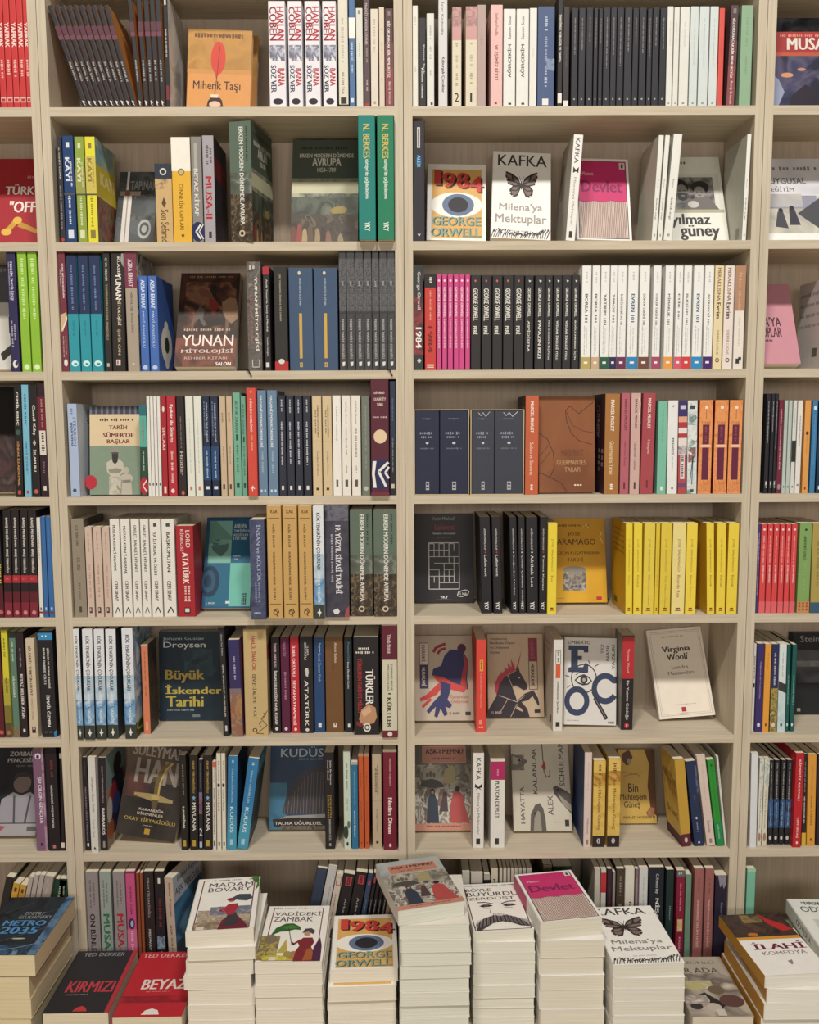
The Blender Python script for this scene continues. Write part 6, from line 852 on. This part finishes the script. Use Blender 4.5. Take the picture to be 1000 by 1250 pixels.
# ================================================================ PILES OF FLAT BOOKS ON THE LOW TABLE
def flat_book(NL, ang, W, L, z0, z1, label, group, base='w', art=(), spine=(), pages='ddd6c6', back=None):
    t = z1 - z0 - .0005
    o = make_book(t, W, L, base, spine, fcm=art, back=back or base, pages=pages)
    ca, sa = math.cos(ang), math.sin(ang)
    o.matrix_world = Matrix(((0, ca, -sa, NL.x), (0, sa, ca, NL.y), (1, 0, 0, z0 + .0002), (0, 0, 0, 1)))
    tag(o, label, 'book', group)
    return o
def PILE(nl, nr, ztop, L, ys, label, under, base, art, spine=(), W=None, ang=None, jit=.0022, shift={}, pages='ddd6c6', lower=None, seed=1, edge=None, dx=0, ldx=0):
    rd = random.Random(seed)
    P, Q = on_z(*nl, ztop), on_z(*nr, ztop)
    P.x += dx; Q.x += dx
    a = math.atan2(Q.y - P.y, Q.x - P.x) if ang is None else math.radians(ang)
    w = W or (Q - P).length
    mid = (P + Q) / 2; xm = (nl[0] + nr[0]) / 2
    zs = [ztop] + [on_y(xm, y, mid.y).z for y in ys]
    zs = [z for z in zs if z > TZ + .012]
    st = (zs[0] - zs[-1]) / max(1, len(zs) - 1) if len(zs) > 1 else .028
    n = max(1, round((zs[-1] - TZ) / st)); z_ = zs[-1]
    for i in range(1, n + 1): zs.append(z_ + (TZ - z_) * i / n)
    fdir = Vector((math.sin(a), -math.cos(a), 0))
    for i in range(len(zs) - 1):
        p = P.copy(); aa = a
        if i: p += Vector((rd.uniform(-jit, jit), rd.uniform(-jit, jit), 0)); p.x += ldx; aa = a * (.1 if abs(a) > .04 else 1) + rd.uniform(-.008, .008)
        if i in shift: p += Vector((*shift[i][:2], 0)); aa += shift[i][2] if len(shift[i]) > 2 else 0
        lb = label if i == 0 else '%s book from the top in the pile under the %s' % (ORD[i], under)
        flat_book(p, aa, w, L, zs[i + 1], zs[i], lb, 'books piled under the ' + under, base if i == 0 or lower is None else lower, art if i == 0 else (edge or ()), spine, pages)

MET = [M(0, 0, 1, 1, '1f2428 282e34 1a1d22', 20), M(0, .84, 1, 1, '22262b 3a5a7c 1f2428 6a86a4', 18), M(.88, 0, 1, 1, '22262b 3f5c7c 5a7a98 22262b', 22), LN([(.1, .3), (.45, .1)], .006, '5a666e'), LN([(.2, .6), (.9, .2)], .006, '4a565e'), LN([(.05, .9), (.5, .72), (.9, .55)], .008, '5a666e'), LN([(.3, .95), (.7, .88), (.95, .8)], .01, '8a9aa4'),
       H('DMITRY', .42, .28, .72, .335, '8a8f90', 0), H('GLUKHOVSKY', .36, .345, .86, .4, '8a8f90', 0), H('METRO', .2, .43, .84, .52, '4a86b8', 1), H('2035', .24, .54, .8, .66, '4a86b8', 1), E(.6, .74, .1, .012, 'a8a89c')]
PILE((-44, 1166), (40, 1164), .505, .213, [1192, 1219, 1243], 'black and blue speckled flat book on top of the far left pile', 'black and blue speckled cover', '20262c', MET, W=.139, ang=0, pages='d3c4a0', ldx=-.012, jit=.002, seed=3, lower='cdbb94')
KIR = [R(.93, 0, 1, 1, 'a8323a'), H('TED DEKKER', .14, .035, .82, .095, '8a8a8e', 0), H('KIRMIZI', .16, .52, .9, .69, 'b03a44', 1), GH(.2, .72, .55, .735, 'a09a98'), PL([(.44, .98), (.47, .93), (.55, .9), (.62, .93), (.66, .98)], 'b83a3a')]
PILE((51, 1237), (129, 1230), .375, .208, [1259], 'black flat book with red slanted title and red right border', 'black cover with red slanted title', '2b292c', KIR, pages='d3c8ae', W=.132, ang=1)
BEY = [M(0, .7, 1, .8, 'b02832 7c2028 b02832', 14), H('TED DEKKER', .06, .03, .8, .09, 'd8a8a4', 0), H('BEYAZ', .24, .45, .92, .6, 'd8ccc4', 1), GH(.34, .63, .7, .645, 'c47a7c'), PL([(.4, .97), (.44, .91), (.53, .885), (.62, .91), (.66, .97)], 'e0d8d0')]
PILE((136, 1242), (223, 1239), .38, .215, [1262], 'bright red flat book with large white title', 'bright red cover', 'b02832', BEY, pages='d3c8ae', W=.138, ang=1)
BOV = [FRAME('6a2638', .1, .045, .92, .985, .018), R(.2, .03, .82, .065, 'e9e5dc'), GH(.22, .035, .72, .06, '6a5a5c'), H('MADAM', .2, .1, .9, .185, '5a4a50', 0), H('BOVARY', .2, .2, .88, .285, '5a4a50', 0), M(.12, .64, .92, .985, 'c9b8a0 8a7a6c b5a48c a09080', 60), M(.3, .58, .92, .74, '8a8490 6a6a7a a8a4a4', 60), M(.1, .86, .92, .985, 'a08a70 7a6a58 b8a890', 70),
       PL([(.46, 1), (.5, .84), (.58, .76), (.72, .76), (.84, .88), (.92, 1)], '6a2030'), PL([(.52, .94), (.58, .72), (.7, .7), (.76, .86), (.7, .94)], '3c3238'), PL([(.5, .62), (.56, .54), (.7, .53), (.72, .6), (.66, .74), (.56, .74)], 'a02c38'), E(.6, .47, .05, .035, 'b0806c'), E(.6, .45, .075, .03, '7a2436'), PL([(.6, .42), (.7, .35), (.88, .36), (.92, .44), (.84, .49), (.7, .47)], '3f4650'), LN([(.56, .6), (.44, .66), (.52, .68)], .03, 'a02c38'), PL([(.86, .02), (.98, .0), (1, .2), (.94, .3), (.96, .14), (.9, .1)], '4a7038'), E(.95, .08, .04, .03, '3a6030'), R(.14, .94, .26, .99, 'd0c8b8')]
PILE((229, 1137), (311, 1132), .545, .2, [1154, 1169.5, 1188, 1206, 1224, 1242], 'white flat book with lady in red carrying a parasol', 'lady in red with dark skirt', 'e6e1d8', BOV, spine=(), shift={1: (.003, -.004, .02), 2: (-.003, 0), 3: (-.004, 0)}, seed=5, W=.134, dx=-.0045)
VAD = [FRAME('6a2638', .1, .045, .9, .985, .016), R(.16, .03, .8, .065, 'e9e5dc'), GH(.16, .035, .76, .06, '6a5a5c'), H('VADİDEKİ', .13, .1, .88, .19, '5c4c50', 0), H('ZAMBAK', .13, .21, .76, .3, '5c4c50', 0), PL([(.14, .56), (.2, .42), (.34, .34), (.46, .335), (.58, .4), (.6, .46), (.5, .45), (.4, .48), (.28, .49)], '35602e'), PL([(.3, .42), (.44, .36), (.56, .42), (.4, .44)], '4a7a3c'), LN([(.4, .42), (.5, .72)], .012, '3a3430'), M(.0, .56, .3, .98, '8a7a5c b5a05a 6a6048 a8984c', 60), E(.16, .62, .1, .08, '7a6c58'), PL([(.3, .86), (.4, .62), (.46, .86)], 'b5a050'), M(.1, .9, .62, .985, 'c9b84a a8a040 d8c860', 60), E(.56, .9, .09, .07, 'a8754c'), E(.46, .88, .06, .05, '9a8a50'),
       PL([(.56, 1), (.58, .82), (.62, .74), (.58, .68), (.66, .6), (.8, .6), (.84, .68), (.8, .76), (.88, .9), (.94, 1)], '7a2c34'), PL([(.7, .99), (.74, .8), (.8, .78), (.9, .97)], 'a05a34'), E(.71, .53, .05, .045, 'b88a72'), PL([(.63, .52), (.66, .44), (.76, .43), (.83, .48), (.8, .54), (.72, .49)], '4a4448'), LN([(.62, .64), (.52, .72), (.5, .68)], .035, '7a2c34'), PL([(.84, 1), (.84, .78), (.88, .68), (.92, .6), (.96, .74), (.97, 1)], '4c2a44'), R(.2, .93, .3, .985, 'd8d0b8')]
PILE((310, 1174), (397, 1173), .49, .2, [1188.5, 1202.4, 1217, 1232, 1247], 'white flat book with lady under a green umbrella', 'lady with green umbrella', 'e6e1d8', VAD, seed=6, dx=.001, W=.133, jit=.0012)
PILE((402, 1184), (485, 1181.5), .455, .195, [1199, 1217, 1230, 1244], 'white bordered orange flat book with a big eye', 'orange eye cover', 'e6e1d8', O84, shift={1: (-.003, -.012), 2: (-.004, -.008), 3: (-.003, -.008), 4: (-.004, -.007)}, seed=7, edge=O84[:1], W=.137, jit=.0012, dx=.001)
ASF = [M(0, 0, 1, .5, '8f9a9c a8aca8 7c8688', 6)] + ASK[1:]
PILE((486, 1112), (567, 1092), .6, .19, [1120, 1137, 1152, 1168, 1184, 1200, 1216, 1232, 1248], 'salmon labelled flat book with painted crowd, turned askew', 'painted crowd cover', 'd8d2c8', ASF, W=.137, ang=15, jit=.0025, seed=8, ldx=.004, pages='d6d6c8')
ZER = [FRAME('5a2030', .04, .045, .96, .985, .018), R(.04, .03, .82, .065, 'e9e5dc'), GH(.06, .035, .82, .06, '6a5a5c'), H('BÖYLE', .05, .1, .5, .18, '4a4448', 0), H('BUYURDU', .05, .2, .95, .285, '4a4448', 0), H('ZERDÜŞT', .06, .3, .86, .385, '4a4448', 0)]
_rd = random.Random(4)
for sg in (-1, 1):
    c = .5 + sg * .2 + .03
    ZER += [LN([(c - .13, .44 + .02 * sg), (c, .42), (c + .13, .44 - .02 * sg)], .025, '3a3234'), PL([(c - .12, .5), (c - .04, .465), (c + .06, .47), (c + .12, .5), (c + .04, .52), (c - .06, .525)], '3a3234'), E(c, .495, .035, .022, '6a5f60'), E(c, .495, .018, .012, '1f1a1c'), LN([(c - .1, .54), (c + .04, .56)], .01, '6a5f60')]
ZER += [LN([(.4, .56), (.36, .64), (.42, .67), (.4, .71)], .01, '6a5f60')]
ZER += [PL([(.06, .98), (.1, .86), (.24, .75), (.42, .7), (.52, .72), (.62, .7), (.78, .76), (.9, .86), (.97, .95), (.8, .93), (.66, .86), (.52, .83), (.36, .86), (.24, .93), (.12, 1)], '3f383a')]
for i in range(44):
    u = .1 + .84 * i / 43; h_ = .86 - .14 * (1 - abs(u - .5) * 2) + .08 * abs(u - .5)
    ZER.append(LN([(u - .02 * (u - .5), h_ - .06), (u + .16 * (u - .5), h_ + .1)], .007, '9a9090' if i % 3 else '2a2426'))
PILE((578, 1137), (656, 1133), .514, .183, [1148, 1161, 1174, 1186, 1200, 1215, 1228, 1240], 'white flat book with drawn eyes and a big moustache', 'moustache cover', 'e6e1d8', ZER, shift={5: (0, -.004)}, seed=9, W=.126, jit=.0012, pages='d8d6c8')
PILE((658, 1126), (733, 1114), .545, .19, [1142, 1163, 1184, 1202, 1225, 1250], 'white bordered pink and beige flat book, turned askew', 'pink and beige cover', 'e6e2dc', DEV(32), spine=[M(0, 0, 1, .5, 'b83a68 c04a74', 20)], W=.131, ang=9, seed=10, ldx=.0, dx=.003, pages='d6d0c0', shift={})
KFL = [H('KAFKA', .06, .035, .86, .155, '3c3938', 0)] + BUTTERFLY(.42, .38, .31, .62) + [H('Milena\'ya', .12, .6, .86, .69, '8a8480', 0), H('Mektuplar', .08, .715, .95, .81, '8a8480', 0), GH(.33, .865, .68, .88, 'b9b2ac')] + FLOURISH()
PILE((747, 1178), (835, 1172), .472, .208, [1191, 1204, 1220, 1236.5, 1252], 'white flat book with a black butterfly, nearest pile', 'butterfly cover', 'e9e6e0', KFL, W=.143, ang=3, seed=11, jit=.001, dx=.004, pages='d6d2c4')
ADA = [M(0, .3, 1, 1, 'b0a596 8f857a 6a5e58 c4baa8', 16), R(0, 0, 1, .3, 'a89e90'), H('HÜZÜNLÜ', .1, .07, .84, .13, '6a6258', 0), H('BİR ADA', .05, .17, .84, .29, '4c4640', 0), M(.05, .42, .6, .56, 'c9bc9a a8a070 c4bcae', 30), E(.62, .58, .14, .07, '6a5c4c'), E(.3, .52, .18, .06, 'b0a878'), PL([(.2, .68), (.4, .62), (.66, .82), (.56, .88), (.36, .76)], '2f2a2c'), E(.78, .76, .2, .1, '5c403e'), E(.32, .74, .1, .07, 'c4b8ac'), E(.16, .84, .1, .05, '3a3436'), E(.44, .86, .12, .07, 'b8aca0'), M(.0, .66, .4, .8, 'c4bab0 8a8078 d0c8c0', 30), R(.44, .89, .58, .99, 'c4bcb0'), GH(.7, .92, .92, .94, '8a8078')]
PILE((845, 1241), (918, 1240), .375, .195, [1262], 'greyish flat book with blurred stones painting and dark title', 'greyish blurred stones cover', 'a89e90', ADA, pages='ccc2b0', W=.123, ang=0)
ILA = [M(0, 0, 1, .4, '2c2422 4a342c 2a2c2c 5a3a2c', 22), PL([(.62, .0), (.72, .1), (.9, .2), (1, .3), (.8, .32), (.66, .18)], 'b02c30'), M(.3, .02, .62, .16, '6a5a40 8a7448 4a3c30', 40), E(.3, .36, .08, .03, 'b06a34'), R(0, .4, 1, .45, 'c98c34'), R(0, .45, 1, 1, 'e6e2dc'), H('İLAHİ', .14, .49, .96, .61, '6a2040', 1), H('KOMEDYA', .22, .64, .9, .7, '8a7a78', 0), PL([(.5, .8), (.58, .78), (.56, .84), (.52, .86)], '8a8280')]
PILE((934, 1191), (1018, 1186), .47, .212, [1204, 1221, 1240], 'flat book with dark painting above, white title half below', 'white half title cover', 'e2ddd4', ILA, spine=[R(0, 0, 1, 1, 'bf8a34')], W=.135, ang=4, seed=12, shift={1: (.004, -.002, -.05), 2: (0, -.003), 3: (-.003, 0)}, pages='dcdacf')
ODY = [GH(.2, .05, .8, .09, '6a6864'), H('HOMEROS', .25, .06, .9, .12, '4a4c4a', 0), H('ODYSSEIA', .12, .15, .95, .26, '3f4a48', 0), M(.2, .4, 1, .7, 'd8dcd4 b0b8b0 e0e0d8', 20)]
NLo = on_z(960, 1097, .476); NLd = (on_z(1000, 1155, .476) - NLo).normalized()
_p = NLo + NLd * .2
_a = math.atan2(NLd.y, NLd.x) + math.pi / 2
ODz = [.476] + [.476 + (TZ - .476) * i / 5 for i in range(1, 6)]
for i in range(5):
    flat_book(_p + Vector((.006 * (i == 1), 0, 0)), _a, .13, .2, ODz[i + 1], ODz[i], 'white flat book with green grey lettering at right photo edge' if i == 0 else '%s book from the top in the pile at right photo edge' % ORD[i], 'books piled at the right photo edge', 'dfe0d8', ODY, [T('ODYSSEIA', .3, .7, '5a625c', .3, .7)], 'dcd8cc')

# ---------------------------------------------------------------- past three hundred books: the slimmest ones as one object
mb = MB()
for s in SLIMS:
    flat = s.matrix_world is not None
    mw = s.matrix_world if flat else Matrix.Translation(s.location) @ Euler(s.rotation_euler).to_matrix().to_4x4()
    for nm, q in s.parts:
        n = len(mb.v); mb.v += [tuple(mw @ Vector(v)) for v in q.v]
        sl = [mb.slot(cmat(m.name.split('_')[1].split('.')[0], 'pagesz') if flat and m.name.startswith('pages_') else m) for m in q.m]
        mb.f += [tuple(n + i for i in f) for f in q.f]; mb.mi += [sl[i] for i in q.mi]
if mb.v:
    so = mb.build('slim_books'); so['kind'] = 'stuff'
    so['label'] = 'the slimmest and most hidden books squeezed between the others on all shelves'; so['category'] = 'books'
